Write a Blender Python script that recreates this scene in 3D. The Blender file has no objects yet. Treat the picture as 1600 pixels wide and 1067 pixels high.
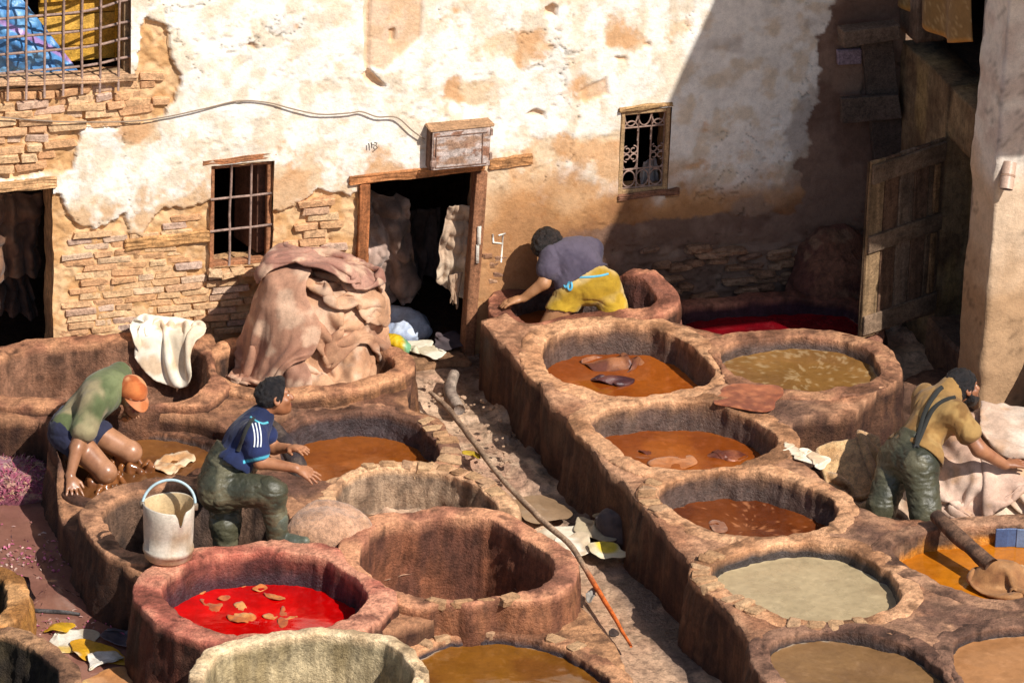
import bpy, bmesh, math, random
import numpy as np
from mathutils import Vector, Matrix, geometry as mgeo

random.seed(7); RNG = np.random.default_rng(7)
SC = bpy.context.scene
COL = SC.collection

# ------------------------------------------------------------------ camera, sky, sun, exposure
F_PX = 9000.0                                   # focal length in pixels of a 1600 px wide frame (about 200 mm)
PITCH, YAW, ROLL, DIST = math.radians(24), math.radians(19), math.radians(2.0), 37.5
_f = np.array([math.sin(YAW)*math.cos(PITCH), math.cos(YAW)*math.cos(PITCH), -math.sin(PITCH)])
_r0 = np.array([math.cos(YAW), -math.sin(YAW), 0.0]); _u0 = np.cross(_r0, _f)
CR = _r0*math.cos(ROLL) + _u0*math.sin(ROLL); CU = _u0*math.cos(ROLL) - _r0*math.sin(ROLL)
def ray(u, v): return _f + CR*((u-800.0)/F_PX) - CU*((v-533.5)/F_PX)
CAMP = -ray(730, 560)*DIST                      # the foot of the doorway's right post is the world origin
cam_d = bpy.data.cameras.new('camera'); cam = bpy.data.objects.new('camera', cam_d); COL.objects.link(cam)
cam_d.sensor_width = 36.0; cam_d.lens = F_PX/1600.0*36.0; cam_d.clip_start = 1.0; cam_d.clip_end = 500.0
M = Matrix.Identity(4)
for i in range(3):
    M[i][0] = CR[i]; M[i][1] = CU[i]; M[i][2] = -_f[i]; M[i][3] = CAMP[i]
cam.matrix_world = M
SC.camera = cam

SUN_D = np.array([-0.42, 0.88, -1.0]); SUN_D /= np.linalg.norm(SUN_D)
world = bpy.data.worlds.new('World'); SC.world = world; world.use_nodes = True
wn = world.node_tree; wn.nodes.clear()
sky = wn.nodes.new('ShaderNodeTexSky'); sky.sky_type = 'NISHITA'; sky.sun_disc = False
sky.sun_elevation = math.asin(-SUN_D[2]); sky.sun_rotation = math.atan2(-SUN_D[0], -SUN_D[1])
bg = wn.nodes.new('ShaderNodeBackground'); bg.inputs['Strength'].default_value = 0.078
wo = wn.nodes.new('ShaderNodeOutputWorld')
wn.links.new(sky.outputs[0], bg.inputs[0]); wn.links.new(bg.outputs[0], wo.inputs[0])
sun_d = bpy.data.lights.new('sun', 'SUN'); sun = bpy.data.objects.new('sun', sun_d); COL.objects.link(sun)
sun_d.energy = 4.6; sun_d.angle = math.radians(0.5); sun_d.color = (1.0, 0.96, 0.90)
sun.rotation_euler = Vector(SUN_D).to_track_quat('-Z', 'Y').to_euler(); sun.location = (4, -9, 12)
SC.view_settings.view_transform = 'Standard'; SC.view_settings.look = 'None'
SC.view_settings.exposure = 0.32; SC.view_settings.gamma = 1.0; SC.view_settings.use_curve_mapping = False
SC.render.engine = 'CYCLES'; SC.cycles.max_bounces = 6; SC.cycles.diffuse_bounces = 3; SC.cycles.glossy_bounces = 2

# ------------------------------------------------------------------ helpers
def at(u, v, z=0.0):                            # ground survey: where a sight line meets height z
    d = ray(u, v); return CAMP + d*((z-CAMP[2])/d[2])
def onwall(u, v, y=0.0):                        # ... meets the plane y
    d = ray(u, v); return CAMP + d*((y-CAMP[1])/d[1])
def onside(u, v, x):
    d = ray(u, v); return CAMP + d*((x-CAMP[0])/d[0])
def off(anchor, u, v, dd=0.0):                  # ... meets the depth of an anchor point plus dd
    d = ray(u, v); t = (np.asarray(anchor)-CAMP)@_f
    return CAMP + d*(t+dd)
def proj(P):
    q = np.asarray(P, float)-CAMP; w = q@_f
    return 800+F_PX*(q@CR)/w, 533.5-F_PX*(q@CU)/w
def lin(h):                                     # sRGB hex -> linear rgb
    c = np.array([int(h[i:i+2], 16) for i in (0, 2, 4)])/255.0
    return np.where(c <= .04045, c/12.92, ((c+.055)/1.055)**2.4)
def sstep(a, b, x):
    t = np.clip((x-a)/(b-a), 0, 1); return t*t*(3-2*t)
def mix(a, b, t):
    t = np.asarray(t)[..., None]; return np.asarray(a)*(1-t) + np.asarray(b)*t

def _hash(ix, iy, iz, s):
    h = (ix.astype(np.uint32)*np.uint32(374761393)) ^ (iy.astype(np.uint32)*np.uint32(668265263)) ^ (iz.astype(np.uint32)*np.uint32(2246822519)) ^ np.uint32((s*3266489917) & 0xffffffff)
    h = (h ^ (h >> np.uint32(13)))*np.uint32(1274126177)
    h = (h ^ (h >> np.uint32(16)))*np.uint32(2654435761)
    return ((h ^ (h >> np.uint32(15))) & np.uint32(0xffff)).astype(np.float32)/65535.0
def noise(p, freq=1.0, seed=0):                 # value noise in 0..1
    p = np.asarray(p, np.float32)*freq
    i = np.floor(p).astype(np.int64); f = (p-i).astype(np.float32); f = f*f*f*(f*(f*6-15)+10)
    x, y, z = i[..., 0], i[..., 1], i[..., 2]; fx, fy, fz = f[..., 0], f[..., 1], f[..., 2]
    def c(a, b, d): return _hash(x+a, y+b, z+d, seed)
    x00 = c(0,0,0)*(1-fx)+c(1,0,0)*fx; x10 = c(0,1,0)*(1-fx)+c(1,1,0)*fx
    x01 = c(0,0,1)*(1-fx)+c(1,0,1)*fx; x11 = c(0,1,1)*(1-fx)+c(1,1,1)*fx
    y0 = x00*(1-fy)+x10*fy; y1 = x01*(1-fy)+x11*fy
    return y0*(1-fz)+y1*fz
def fbm(p, freq=1.0, oct=4, seed=0, gain=.5):
    p = np.asarray(p, np.float32); a = 1.0; s = 0; t = 0
    for k in range(oct):
        s = s + a*noise(p, freq, seed+k*17); t += a; a *= gain; freq *= 2.03
    return s/t
def v3(x, y, z=0.0):
    return np.stack(np.broadcast_arrays(np.asarray(x, float), np.asarray(y, float), np.asarray(z, float)), -1)

def link(o, parent=None):
    COL.objects.link(o)
    if parent is not None:
        o.parent = parent
        o.matrix_parent_inverse = parent.matrix_basis.inverted()
    return o
def tag(o, label=None, cat=None, group=None, kind=None):
    if label: o['label'] = label
    if cat: o['category'] = cat
    if group: o['group'] = group
    if kind: o['kind'] = kind
    return o
def thing(name, label, cat, loc=(0, 0, 0), group=None):
    o = bpy.data.objects.new(name, None); o.empty_display_size = .1; o.location = tuple(float(c) for c in loc)
    link(o); return tag(o, label, cat, group)
def mesh(name, V, Fc, mat, parent=None, col=None, rgh=None, smooth=True):
    me = bpy.data.meshes.new(name)
    V = np.ascontiguousarray(np.asarray(V, np.float32).reshape(-1, 3))
    if isinstance(Fc, np.ndarray):
        n, k = Fc.shape
        me.vertices.add(len(V)); me.vertices.foreach_set('co', V.ravel())
        me.loops.add(n*k); me.loops.foreach_set('vertex_index', Fc.astype(np.int32).ravel())
        me.polygons.add(n); me.polygons.foreach_set('loop_start', np.arange(0, n*k, k, dtype=np.int32))
        me.update(calc_edges=True)
    else:
        me.from_pydata(V.tolist(), [], [list(map(int, q)) for q in Fc])
    if col is not None:
        a = me.color_attributes.new('Col', 'FLOAT_COLOR', 'POINT')
        c = np.ones((len(V), 4), np.float32); c[:, :3] = np.broadcast_to(np.asarray(col, np.float32), (len(V), 3))
        a.data.foreach_set('color', c.ravel())
    if rgh is not None:
        a = me.attributes.new('Rgh', 'FLOAT', 'POINT')
        a.data.foreach_set('value', np.broadcast_to(np.asarray(rgh, np.float32), (len(V),)).copy())
    me.validate()
    if smooth: me.polygons.foreach_set('use_smooth', np.ones(len(me.polygons), bool))
    if mat is not None: me.materials.append(mat)
    o = bpy.data.objects.new(name, me); return link(o, parent)
def grid_faces(nu, nv, wrapu=False, wrapv=False):
    iu = np.arange(nu if wrapu else nu-1); jv = np.arange(nv if wrapv else nv-1)
    I, J = np.meshgrid(iu, jv, indexing='ij'); I2 = (I+1) % nu; J2 = (J+1) % nv
    return np.stack([I*nv+J, I2*nv+J, I2*nv+J2, I*nv+J2], -1).reshape(-1, 4)
def tube(P, R, n=10, cap=True, seed=None, wob=0.0):        # swept round tube along points P with radii R
    P = np.asarray(P, float); m = len(P); R = np.broadcast_to(np.asarray(R, float), (m,))
    T = np.gradient(P, axis=0); T /= np.linalg.norm(T, axis=1, keepdims=True)+1e-9
    ref = np.array([0, 0, 1.0]) if abs(T[0, 2]) < .9 else np.array([1.0, 0, 0])
    V = []; N = np.cross(T[0], ref); N /= np.linalg.norm(N)
    a = np.arange(n)*2*math.pi/n
    for i in range(m):
        N = N-T[i]*(N@T[i]); N /= np.linalg.norm(N)+1e-9; B = np.cross(T[i], N)
        V.append(P[i] + R[i]*(np.cos(a)[:, None]*N + np.sin(a)[:, None]*B))
    V = np.array(V).reshape(-1, 3)
    if wob:
        V = V + (fbm(V, 9, 3, seed or 1)[:, None]-.5)*2*wob*np.array([1, 1, 1])
    Fc = [list(q) for q in grid_faces(m, n, False, True)]
    if cap:
        Fc += [list(range(n))[::-1], [(m-1)*n+k for k in range(n)]]
    return V, Fc
def spline(P, n, closed=False):                            # Catmull-Rom through points
    P = np.asarray(P, float); m = len(P); out = []
    seg = m if closed else m-1
    t = np.linspace(0, seg, n, endpoint=not closed)
    for s in t:
        i = min(int(s), seg-1); f = s-i
        g = (lambda k: P[k % m]) if closed else (lambda k: P[min(max(k, 0), m-1)])
        p0, p1, p2, p3 = g(i-1), g(i), g(i+1), g(i+2)
        out.append(.5*((2*p1)+(-p0+p2)*f+(2*p0-5*p1+4*p2-p3)*f*f+(-p0+3*p1-3*p2+p3)*f**3))
    return np.array(out)
def resample(P, n, closed=True):
    Q = np.vstack([P, P[:1]]) if closed else P
    L = np.r_[0, np.cumsum(np.linalg.norm(np.diff(Q, axis=0), axis=1))]
    t = np.linspace(0, L[-1], n, endpoint=not closed)
    return np.stack([np.interp(t, L, Q[:, k]) for k in range(Q.shape[1])], 1)
def inpoly(x, y, poly):
    x = np.asarray(x, float); y = np.asarray(y, float); c = np.zeros(x.shape, bool); n = len(poly)
    for i in range(n):
        x1, y1 = poly[i]; x2, y2 = poly[i-1]
        if y1 == y2: continue
        c ^= ((y1 > y) != (y2 > y)) & (x < (x2-x1)*(y-y1)/(y2-y1)+x1)
    return c
def polydist(x, y, poly):                                  # signed distance, negative inside
    x = np.asarray(x, float); y = np.asarray(y, float); d = np.full(x.shape, 1e9); n = len(poly)
    for i in range(n):
        ax, ay = poly[i-1]; bx, by = poly[i]; ex, ey = bx-ax, by-ay
        t = np.clip(((x-ax)*ex+(y-ay)*ey)/(ex*ex+ey*ey+1e-12), 0, 1)
        d = np.minimum(d, np.hypot(x-ax-t*ex, y-ay-t*ey))
    return np.where(inpoly(x, y, poly), -d, d)
def boxmesh(dx, dy, dz, bev=.01, jit=0.0, seed=0, sub=0):  # bevelled box, centred, with uneven corners
    bm = bmesh.new(); bmesh.ops.create_cube(bm, size=1.0)
    for v in bm.verts: v.co = Vector((v.co.x*dx, v.co.y*dy, v.co.z*dz))
    if sub:
        bmesh.ops.subdivide_edges(bm, edges=bm.edges[:], cuts=sub, use_grid_fill=True)
    if bev: bmesh.ops.bevel(bm, geom=bm.edges[:] if not sub else [e for e in bm.edges if len(e.link_faces) == 2 and e.link_faces[0].normal.dot(e.link_faces[1].normal) < .5], offset=bev, segments=1, affect='EDGES')
    r = random.Random(seed)
    for v in bm.verts:
        v.co += Vector((r.uniform(-jit, jit), r.uniform(-jit, jit), r.uniform(-jit, jit)))
    V = np.array([v.co[:] for v in bm.verts]); bm.verts.index_update()
    Fc = [[v.index for v in f.verts] for f in bm.faces]; bm.free(); return V, Fc
def frame(o, ax, ay=None):                                  # rotate columns: x axis ax, y axis ay
    ax = np.asarray(ax, float); ax /= np.linalg.norm(ax)
    ay = np.asarray(ay, float); ay = ay-ax*(ay@ax); ay /= np.linalg.norm(ay)
    az = np.cross(ax, ay); return np.stack([ax, ay, az], 1)

# ------------------------------------------------------------------ materials
def attr_mat(name, rough=.85, var=.3, vscale=14, bump=.35, bscale=70, spec=.3, fine=.25, fscale=160, sheen=0, sub=0, bdist=.01, stretch=None, tint=None, mid=.18, mscale=38, streak=0):
    m = bpy.data.materials.new(name); m.use_nodes = True; nt = m.node_tree; N = nt.nodes; L = nt.links
    b = N['Principled BSDF']
    at_ = N.new('ShaderNodeAttribute'); at_.attribute_name = 'Col'
    rg = N.new('ShaderNodeAttribute'); rg.attribute_name = 'Rgh'
    geo = N.new('ShaderNodeNewGeometry')
    mp = N.new('ShaderNodeMapping'); L.new(geo.outputs['Position'], mp.inputs['Vector'])
    if stretch: mp.inputs['Scale'].default_value = stretch
    def nz(s, d=5, r=.6):
        n = N.new('ShaderNodeTexNoise'); n.inputs['Scale'].default_value = s; n.inputs['Detail'].default_value = d; n.inputs['Roughness'].default_value = r
        L.new(mp.outputs[0], n.inputs['Vector']); return n
    n1 = nz(vscale); n2 = nz(fscale, 3)
    def mr(src, lo, hi, a=.3, b_=.7):
        r = N.new('ShaderNodeMapRange'); r.inputs['From Min'].default_value = a; r.inputs['From Max'].default_value = b_
        r.inputs['To Min'].default_value = lo; r.inputs['To Max'].default_value = hi; L.new(src, r.inputs['Value']); return r.outputs[0]
    mu = N.new('ShaderNodeMath'); mu.operation = 'MULTIPLY'
    L.new(mr(n1.outputs['Fac'], 1-var, 1+var), mu.inputs[0]); L.new(mr(n2.outputs['Fac'], 1-fine, 1+fine), mu.inputs[1])
    n4 = nz(mscale, 6, .7); mu2 = N.new('ShaderNodeMath'); mu2.operation = 'MULTIPLY'; L.new(mu.outputs[0], mu2.inputs[0]); L.new(mr(n4.outputs['Fac'], 1+mid*.8, 1-mid*1.4, .46, .60), mu2.inputs[1]); mu = mu2
    if streak:                                             # run-off marks down the walls
        m2 = N.new('ShaderNodeMapping'); L.new(geo.outputs['Position'], m2.inputs['Vector']); m2.inputs['Scale'].default_value = (1, 1, .10)
        n5 = nz(34, 4, .6); L.new(m2.outputs[0], n5.inputs['Vector']); mu3 = N.new('ShaderNodeMath'); mu3.operation = 'MULTIPLY'; L.new(mu.outputs[0], mu3.inputs[0]); L.new(mr(n5.outputs['Fac'], 1+streak, 1-streak, .42, .6), mu3.inputs[1]); mu = mu3
    vm = N.new('ShaderNodeVectorMath'); vm.operation = 'SCALE'
    if tint is None: L.new(at_.outputs['Color'], vm.inputs[0])
    else: tint(N, L, vm.inputs[0])
    L.new(mu.outputs[0], vm.inputs['Scale']); L.new(vm.outputs[0], b.inputs['Base Color'])
    rm = N.new('ShaderNodeMath'); rm.operation = 'MULTIPLY_ADD'; rm.use_clamp = True
    L.new(n1.outputs['Fac'], rm.inputs[0]); rm.inputs[1].default_value = .2
    if rough is None: 
        sb = N.new('ShaderNodeMath'); sb.operation = 'SUBTRACT'; L.new(rg.outputs['Fac'], sb.inputs[0]); sb.inputs[1].default_value = .1; L.new(sb.outputs[0], rm.inputs[2])
    else: rm.inputs[2].default_value = rough-.1
    L.new(rm.outputs[0], b.inputs['Roughness']); b.inputs['Specular IOR Level'].default_value = spec
    if bump:
        n3 = nz(bscale, 6, .65); bp = N.new('ShaderNodeBump'); bp.inputs['Strength'].default_value = bump; bp.inputs['Distance'].default_value = bdist
        L.new(n3.outputs['Fac'], bp.inputs['Height']); L.new(bp.outputs[0], b.inputs['Normal'])
    if sheen: b.inputs['Sheen Weight'].default_value = sheen
    if sub: b.inputs['Subsurface Weight'].default_value = sub; b.inputs['Subsurface Radius'].default_value = (.02, .008, .004); b.inputs['Subsurface Scale'].default_value = .4
    return m
def ramp_tint(cols):                                        # colour by object: each copied brick, plank, stone differs
    def f(N, L, sock):
        oi = N.new('ShaderNodeObjectInfo'); r = N.new('ShaderNodeValToRGB'); r.color_ramp.interpolation = 'LINEAR'
        e = r.color_ramp.elements
        while len(e) < len(cols): e.new(.5)
        for i, c in enumerate(cols):
            e[i].position = i/(len(cols)-1); e[i].color = (*c, 1)
        L.new(oi.outputs['Random'], r.inputs[0]); L.new(r.outputs[0], sock)
    return f
def flat_tint(c):
    def f(N, L, sock):
        r = N.new('ShaderNodeRGB'); r.outputs[0].default_value = (*c, 1); L.new(r.outputs[0], sock)
    return f
MAT = dict(
    clay=attr_mat('clay', None, .26, 7, .75, 62, .3, .18, 110, bdist=.022, mid=.17, mscale=20, streak=.14),
    plaster=attr_mat('plaster', .9, .10, 8, .4, 40, .2, .10, 150, bdist=.018, mid=.06, mscale=22),
    mud=attr_mat('mud', None, .26, 8, .65, 28, .45, .16, 100, bdist=.03, mid=.26, mscale=22),
    hide=attr_mat('hide', .74, .14, 9, .35, 60, .3, .10, 120, sheen=.1, bdist=.008, mid=.09, mscale=20),
    fur=attr_mat('fur', .95, .22, 14, .9, 150, .15, .35, 220, sheen=.3, bdist=.012),
    cloth=attr_mat('cloth', .85, .12, 10, .25, 260, .25, .08, 300, sheen=.1, bdist=.003, mid=.05),
    rubber=attr_mat('rubber', .40, .25, 10, .45, 40, .4, .2, 140, bdist=.010, mid=.13, mscale=20),
    skin=attr_mat('skin', None, .08, 14, .15, 180, .5, .05, 200, sub=.0, bdist=.003, mid=.05),
    hair=attr_mat('hair', .5, .3, 40, 1.0, 220, .4, .3, 260, bdist=.01),
    liquid=attr_mat('liquid', None, .10, 5, .12, 22, .5, .04, 90, bdist=.005, mid=.06, mscale=22),
    wood=attr_mat('wood', .8, .3, 10, .6, 60, .25, .3, 110, stretch=(1, 1, 1), bdist=.008),
    plastic=attr_mat('plastic', .38, .15, 14, .3, 50, .5, .08, 120, bdist=.008, mid=.08),
    iron=attr_mat('iron', .6, .3, 30, .4, 160, .4, .25, 220, tint=flat_tint(lin('93786a'))),
    brick=attr_mat('brick', .9, .18, 14, .7, 70, .2, .2, 160, bdist=.012, tint=ramp_tint([lin('cda67c'), lin('cf9f76'), lin('c4946a'), lin('d6b288'), lin('bfa392'), lin('c99c74'), lin('d8b48a')])),
    stone=attr_mat('stone', .9, .2, 14, .7, 60, .2, .25, 160, bdist=.012, tint=ramp_tint([lin('a8825f'), lin('9c7452'), lin('b8946e'), lin('a07c60')])),
    darkstone=attr_mat('darkstone', .9, .2, 14, .7, 60, .2, .25, 160, bdist=.012, tint=ramp_tint([lin('9a7458'), lin('87624a'), lin('a98366'), lin('7c5a48')])),
)
# ------------------------------------------------------------------ ground
def build_ground(holes):
    S = 70.0
    o = mesh('ground', [[-S, -S, -.06], [S, -S, -.06], [S, S, -.06], [-S, S, -.06]], [[0, 1, 2, 3]], MAT['mud'], col=lin('8a6a50'), rgh=.9)
    tag(o, 'packed brown earth under the whole tannery yard', 'ground', kind='structure')
    x = np.arange(-5.2, 4.3, .026); y = np.arange(-8.2, .12, .026)
    X, Y = np.meshgrid(x, y, indexing='ij'); P = v3(X, Y)
    u, v = proj(P)
    ax = X - (-.02)                                         # distance left of the tall vat wall
    z = .03 + .10*sstep(-.25, -1.0, ax) + .035*(fbm(P, 3.1, 4, 3)-.5)
    lump = sstep(.5, .68, fbm(P, 5.5, 3, 9)) * sstep(-3.2, -2.2, Y)*sstep(-2.0, -1.0, ax)
    z = z + .035*lump + .012*(fbm(P, 22, 3, 5)-.5)
    pud = sstep(.52, .42, fbm(P, 1.3, 3, 31))*sstep(-1.4, -1.0, ax)*(ax < 0)
    left = sstep(-2.2, -2.6, X)
    z = np.where(left > 0, z*(1-left)+left*(-.02+.02*fbm(P, 4, 3, 8)), z)
    far = sstep(-.55, -.1, Y)*(ax < 0)                     # rises to the doorway's threshold
    z = z*(1-far) + far*(.03+.02*fbm(P, 9, 2, 2))
    n = fbm(P, 2.2, 4, 12); n2 = fbm(P, 8, 3, 40)
    c = mix(lin('bc9c80'), lin('a58068'), sstep(.35, .65, n))
    c = mix(c, lin('c2a588'), sstep(.55, .7, n2)*.7)
    near = sstep(-3.0, -3.6, Y)
    c = mix(c, lin('b18b6c'), near*.6)
    gut = sstep(-.26, -.10, ax)*(ax < .3)
    c = mix(c, lin('6a574c'), gut*sstep(.35, .6, fbm(P, 4, 3, 77)+.15))
    c = mix(c, lin('7d5a4c'), left*.8)
    rg = .8-.45*sstep(.45, .65, fbm(P, 1.7, 3, 50)) - .1*gut
    Fq = grid_faces(len(x), len(y)); cx, cy = X.ravel()[Fq].mean(1), Y.ravel()[Fq].mean(1); keep = np.ones(len(Fq), bool)
    for h in holes: keep &= ~inpoly(cx, cy, h)
    o = mesh('yard_floor', np.stack([X, Y, z], -1), Fq[keep], MAT['mud'], col=c.reshape(-1, 3), rgh=np.clip(rg, .25, .9).ravel())
    tag(o, 'muddy wet floor of the alley between the vats', 'floor', kind='structure')

def puddle(name, label, pts, z, c1, c2, rough=.12, seed=0, amp=.004):
    q = np.array([at(a, b, z)[:2] for a, b in pts]); q = resample(spline(q, 160, True), 120)
    q = q + (v3(fbm(v3(q[:, 0], q[:, 1]), 5, 3, seed), fbm(v3(q[:, 0], q[:, 1]), 5, 3, seed+9))[:, :2]-.5)*.12
    c = q.mean(0); rr = np.linspace(0, 1, 26)
    XY = c + (q-c)[None]*rr[:, None, None]; P = v3(XY[..., 0], XY[..., 1])
    Z = z + amp*(fbm(P, 7, 3, seed)-.5)*(1-rr**4)[:, None]
    col = mix(lin(c1), lin(c2), sstep(.35, .65, fbm(P, 2.6, 4, seed+4)))
    o = mesh(name, np.stack([XY[..., 0], XY[..., 1], Z], -1), grid_faces(26, 120, False, True), MAT['liquid'], col=col.reshape(-1, 3), rgh=rough)
    return tag(o, label, 'puddle', kind='structure')
puddle('puddle', 'reddish brown puddle spread over the lower left corner', [(-60, 745), (40, 752), (85, 770), (110, 800), (135, 850), (175, 905), (215, 960), (235, 1010), (220, 1070), (100, 1090), (20, 1000), (60, 940), (30, 890), (-60, 870)], .022, '94695a', '80574a', .07, 3)
puddle('puddle', 'shallow murky pool in the alley above the rags', [(800, 790), (830, 775), (870, 785), (895, 805), (870, 815), (830, 812)], .11, '94785c', '82684e', .1, 6)

# ------------------------------------------------------------------ the building with the long wall
bld = thing('tannery_building', 'long whitewashed building with peeling plaster, bare bricks, doorways and barred windows', 'building', (0, .1, 0))
SXW = 2.93                                                  # plane of the side building
XL = -5.0
OPEN = dict(upper=(XL, -2.27, 2.165, 3.35), ldoor=(XL, -2.77, .0, 1.485), win=(-1.745, -1.335, .815, 1.52), door=(-.76, .05, .0, 1.315), grille=(.995, 1.335, 1.05, 1.635))
BRICKP = dict(
    A=[(84, 300), (100, 302), (108, 338), (128, 358), (158, 363), (183, 345), (197, 338), (204, 366), (222, 372), (236, 345), (262, 330), (330, 315), (330, 425), (420, 415), (420, 470), (400, 530), (60, 550), (60, 520)],
    B=[(-40, 118), (210, 120), (222, 30), (262, 40), (268, 80), (280, 128), (268, 160), (262, 180), (200, 196), (131, 202), (120, 240), (112, 265), (60, 276), (-40, 285)],
    C=[(430, 330), (462, 322), (500, 298), (530, 304), (560, 305), (565, 450), (430, 450)],
)
GOUGE = [([(568, -5), (578, -5), (576, 60), (577, 112), (569, 110)], .03), ([(566, 116), (575, 112), (588, 122), (603, 132), (598, 138), (572, 132)], .05), ([(851, 10), (862, 6), (871, 12), (868, 26), (852, 26)], .06),
         ([(825, 180), (840, 173), (852, 178), (852, 184), (828, 184)], .03), ([(608, 48), (616, 45), (615, 66), (609, 66)], .03), ([(576, -5), (660, -5), (655, 60), (600, 110), (577, 105)], .012),
         ([(640, 275), (700, 255), (720, 262), (660, 285)], .02), ([(905, 145), (945, 122), (950, 150), (910, 160)], .012), ([(385, 70), (402, 69), (400, 76), (388, 76)], .02),
         ([(960, 88), (975, 87), (975, 93), (962, 93)], .02), ([(1005, 70), (1015, 67), (1014, 75), (1006, 76)], .02)]
TANBLOB = [(618, 60, 45, 75), (700, 35, 40, 40), (790, 60, 60, 40), (830, 90, 40, 45), (930, 60, 70, 80), (1050, 30, 45, 30), (1040, 85, 60, 30), (920, 140, 50, 25), (480, 40, 60, 30), (30, 330, 40, 40), (190, 210, 70, 25), (740, 140, 60, 25), (960, 240, 40, 40), (870, 230, 60, 25)]
def build_wall():
    RS = .0115
    x = np.arange(XL, SXW+.02, RS); z = np.arange(-.12, 3.7, RS)
    X, Z = np.meshgrid(x, z, indexing='ij'); P = v3(X, 0*X, Z); u, v = proj(P)
    w1 = (fbm(P, 7, 4, 21)-.5)*16; w2 = (fbm(P, 7, 4, 22)-.5)*16
    un, vn = u+w1+(fbm(P, 28, 3, 24)-.5)*9, v+w2+(fbm(P, 28, 3, 25)-.5)*9
    bare = np.full(X.shape, 1e9)
    for k, pl in BRICKP.items(): bare = np.minimum(bare, polydist(un, vn, pl))
    bmask = sstep(1.2, -1.0, bare)
    # whitewash
    zb = np.interp(u, [0, 150, 300, 430, 600, 760, 900, 1000, 1300], [285, 285, 275, 255, 245, 255, 250, 262, 345])
    bias = np.clip((zb-v)/170.0, -1, 1)*.42
    for a, b, c, d in TANBLOB:
        bias = bias - .30*np.exp(-(((un-a)/c)**2+((vn-b)/d)**2)**2)
    W = fbm(P, 3.2, 6, 61, .66) + bias
    wm = sstep(.36, .60, W)*.8+.2*sstep(.44, .50, W)
    low = sstep(275, 440, v + (fbm(P, 3, 3, 14)-.5)*120 + .105*(u-600))      # dirt climbing from the ground
    cream, tan, orange, base = lin('efe8dc'), lin('dcc3a2'), lin('cfab85'), lin('7c5236')
    c = mix(tan, lin('d0a378'), sstep(.4, .6, fbm(P, 6, 3, 5)))
    c = mix(c, orange, sstep(230, 330, v+(fbm(P, 4, 3, 71)-.5)*90+.05*(u-600)))
    c = mix(c, mix(cream, lin('dfcfb8'), sstep(.44, .68, fbm(P, 9, 4, 8))), wm)
    c = mix(c, lin('b07e50'), sstep(.0, .5, low)*sstep(660, 780, u)*.9); c = mix(c, base, sstep(.35, 1.0, low)*sstep(700, 960, u+(fbm(P, 4, 3, 3)-.5)*90))
    c = mix(c, lin('b4855c'), low*.45*(1-sstep(720, 900, u)))
    # greyish blotches on the right part, bare brown strip by the corner
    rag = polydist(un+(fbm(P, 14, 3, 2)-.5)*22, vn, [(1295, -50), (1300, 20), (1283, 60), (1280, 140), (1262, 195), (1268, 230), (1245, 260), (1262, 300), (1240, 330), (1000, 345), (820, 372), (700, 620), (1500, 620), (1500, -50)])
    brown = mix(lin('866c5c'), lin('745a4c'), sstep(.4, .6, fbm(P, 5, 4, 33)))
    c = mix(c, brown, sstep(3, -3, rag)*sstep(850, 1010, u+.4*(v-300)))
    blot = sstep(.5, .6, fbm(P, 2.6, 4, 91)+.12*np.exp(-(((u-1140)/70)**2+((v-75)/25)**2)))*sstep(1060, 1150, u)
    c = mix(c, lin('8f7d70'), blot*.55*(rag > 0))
    # weathered speckle and drip stains
    spk = sstep(.60, .74, fbm(P, 26, 4, 7, .7)); c = mix(c, c*np.array([.86, .74, .60]), spk*.5*sstep(1130, 1000, u)); c = mix(c, c*.8, sstep(.5, .7, fbm(P, 5.5, 5, 57, .65))*.35)
    drip = sstep(.60, .75, fbm(P*np.array([1, 1, .12]), 13, 3, 15))*sstep(100, 30, v)*0
    mort = mix(lin('d9b184'), lin('c39666'), sstep(.4, .65, fbm(P, 11, 3, 45)))
    c = mix(c, mort, bmask)
    # relief: plaster stands proud of brick, whitewash proud of undercoat
    y = (fbm(P, 1.3, 3, 2)-.5)*.05 + (fbm(P, 9, 4, 19)-.5)*.006 - .004*wm*(1-bmask)
    y = y + .026*bmask + bmask*(fbm(P, 24, 3, 4)-.5)*.03
    pit = sstep(.77, .82, fbm(P*np.array([1, 1, 1.5]), 21, 2, 47))*sstep(.45, .6, fbm(P, 2.1, 2, 44)); y = y + .014*pit*(1-bmask)*.55; c = mix(c, c*.78, pit*.7)
    crk = np.abs(fbm(P*np.array([1, 1, 1.5]), 2.4, 4, 88)-.5); crack = sstep(.006, .002, crk)*sstep(.5, .62, fbm(P, 1.6, 2, 93))
    y = y + .012*crack; c = mix(c, c*.5, crack*.8*(1-bmask))
    for pl, d in GOUGE:
        g = sstep(2.5, -2.0, polydist(u+(w1*.5), v+(w2*.5), pl)); y = y + d*g; c = mix(c, lin('d3a77c'), g*.7)
    rub = sstep(3, -6, rag)*sstep(355, 400, v+(u-1000)*.02)*sstep(930, 990, u)
    y = y + rub*(.02+.05*(fbm(P*np.array([1, 1, 2.2]), 9, 3, 66)-.45))
    V = np.stack([X, y, Z], -1)
    Fq = grid_faces(len(x), len(z)); ctr = V.reshape(-1, 3)[Fq].mean(1)
    keep = np.ones(len(Fq), bool)
    for (x0, x1, z0, z1) in OPEN.values():
        keep &= ~((ctr[:, 0] > x0) & (ctr[:, 0] < x1) & (ctr[:, 2] > z0) & (ctr[:, 2] < z1))
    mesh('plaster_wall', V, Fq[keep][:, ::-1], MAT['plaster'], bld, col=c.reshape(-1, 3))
build_wall()

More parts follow.
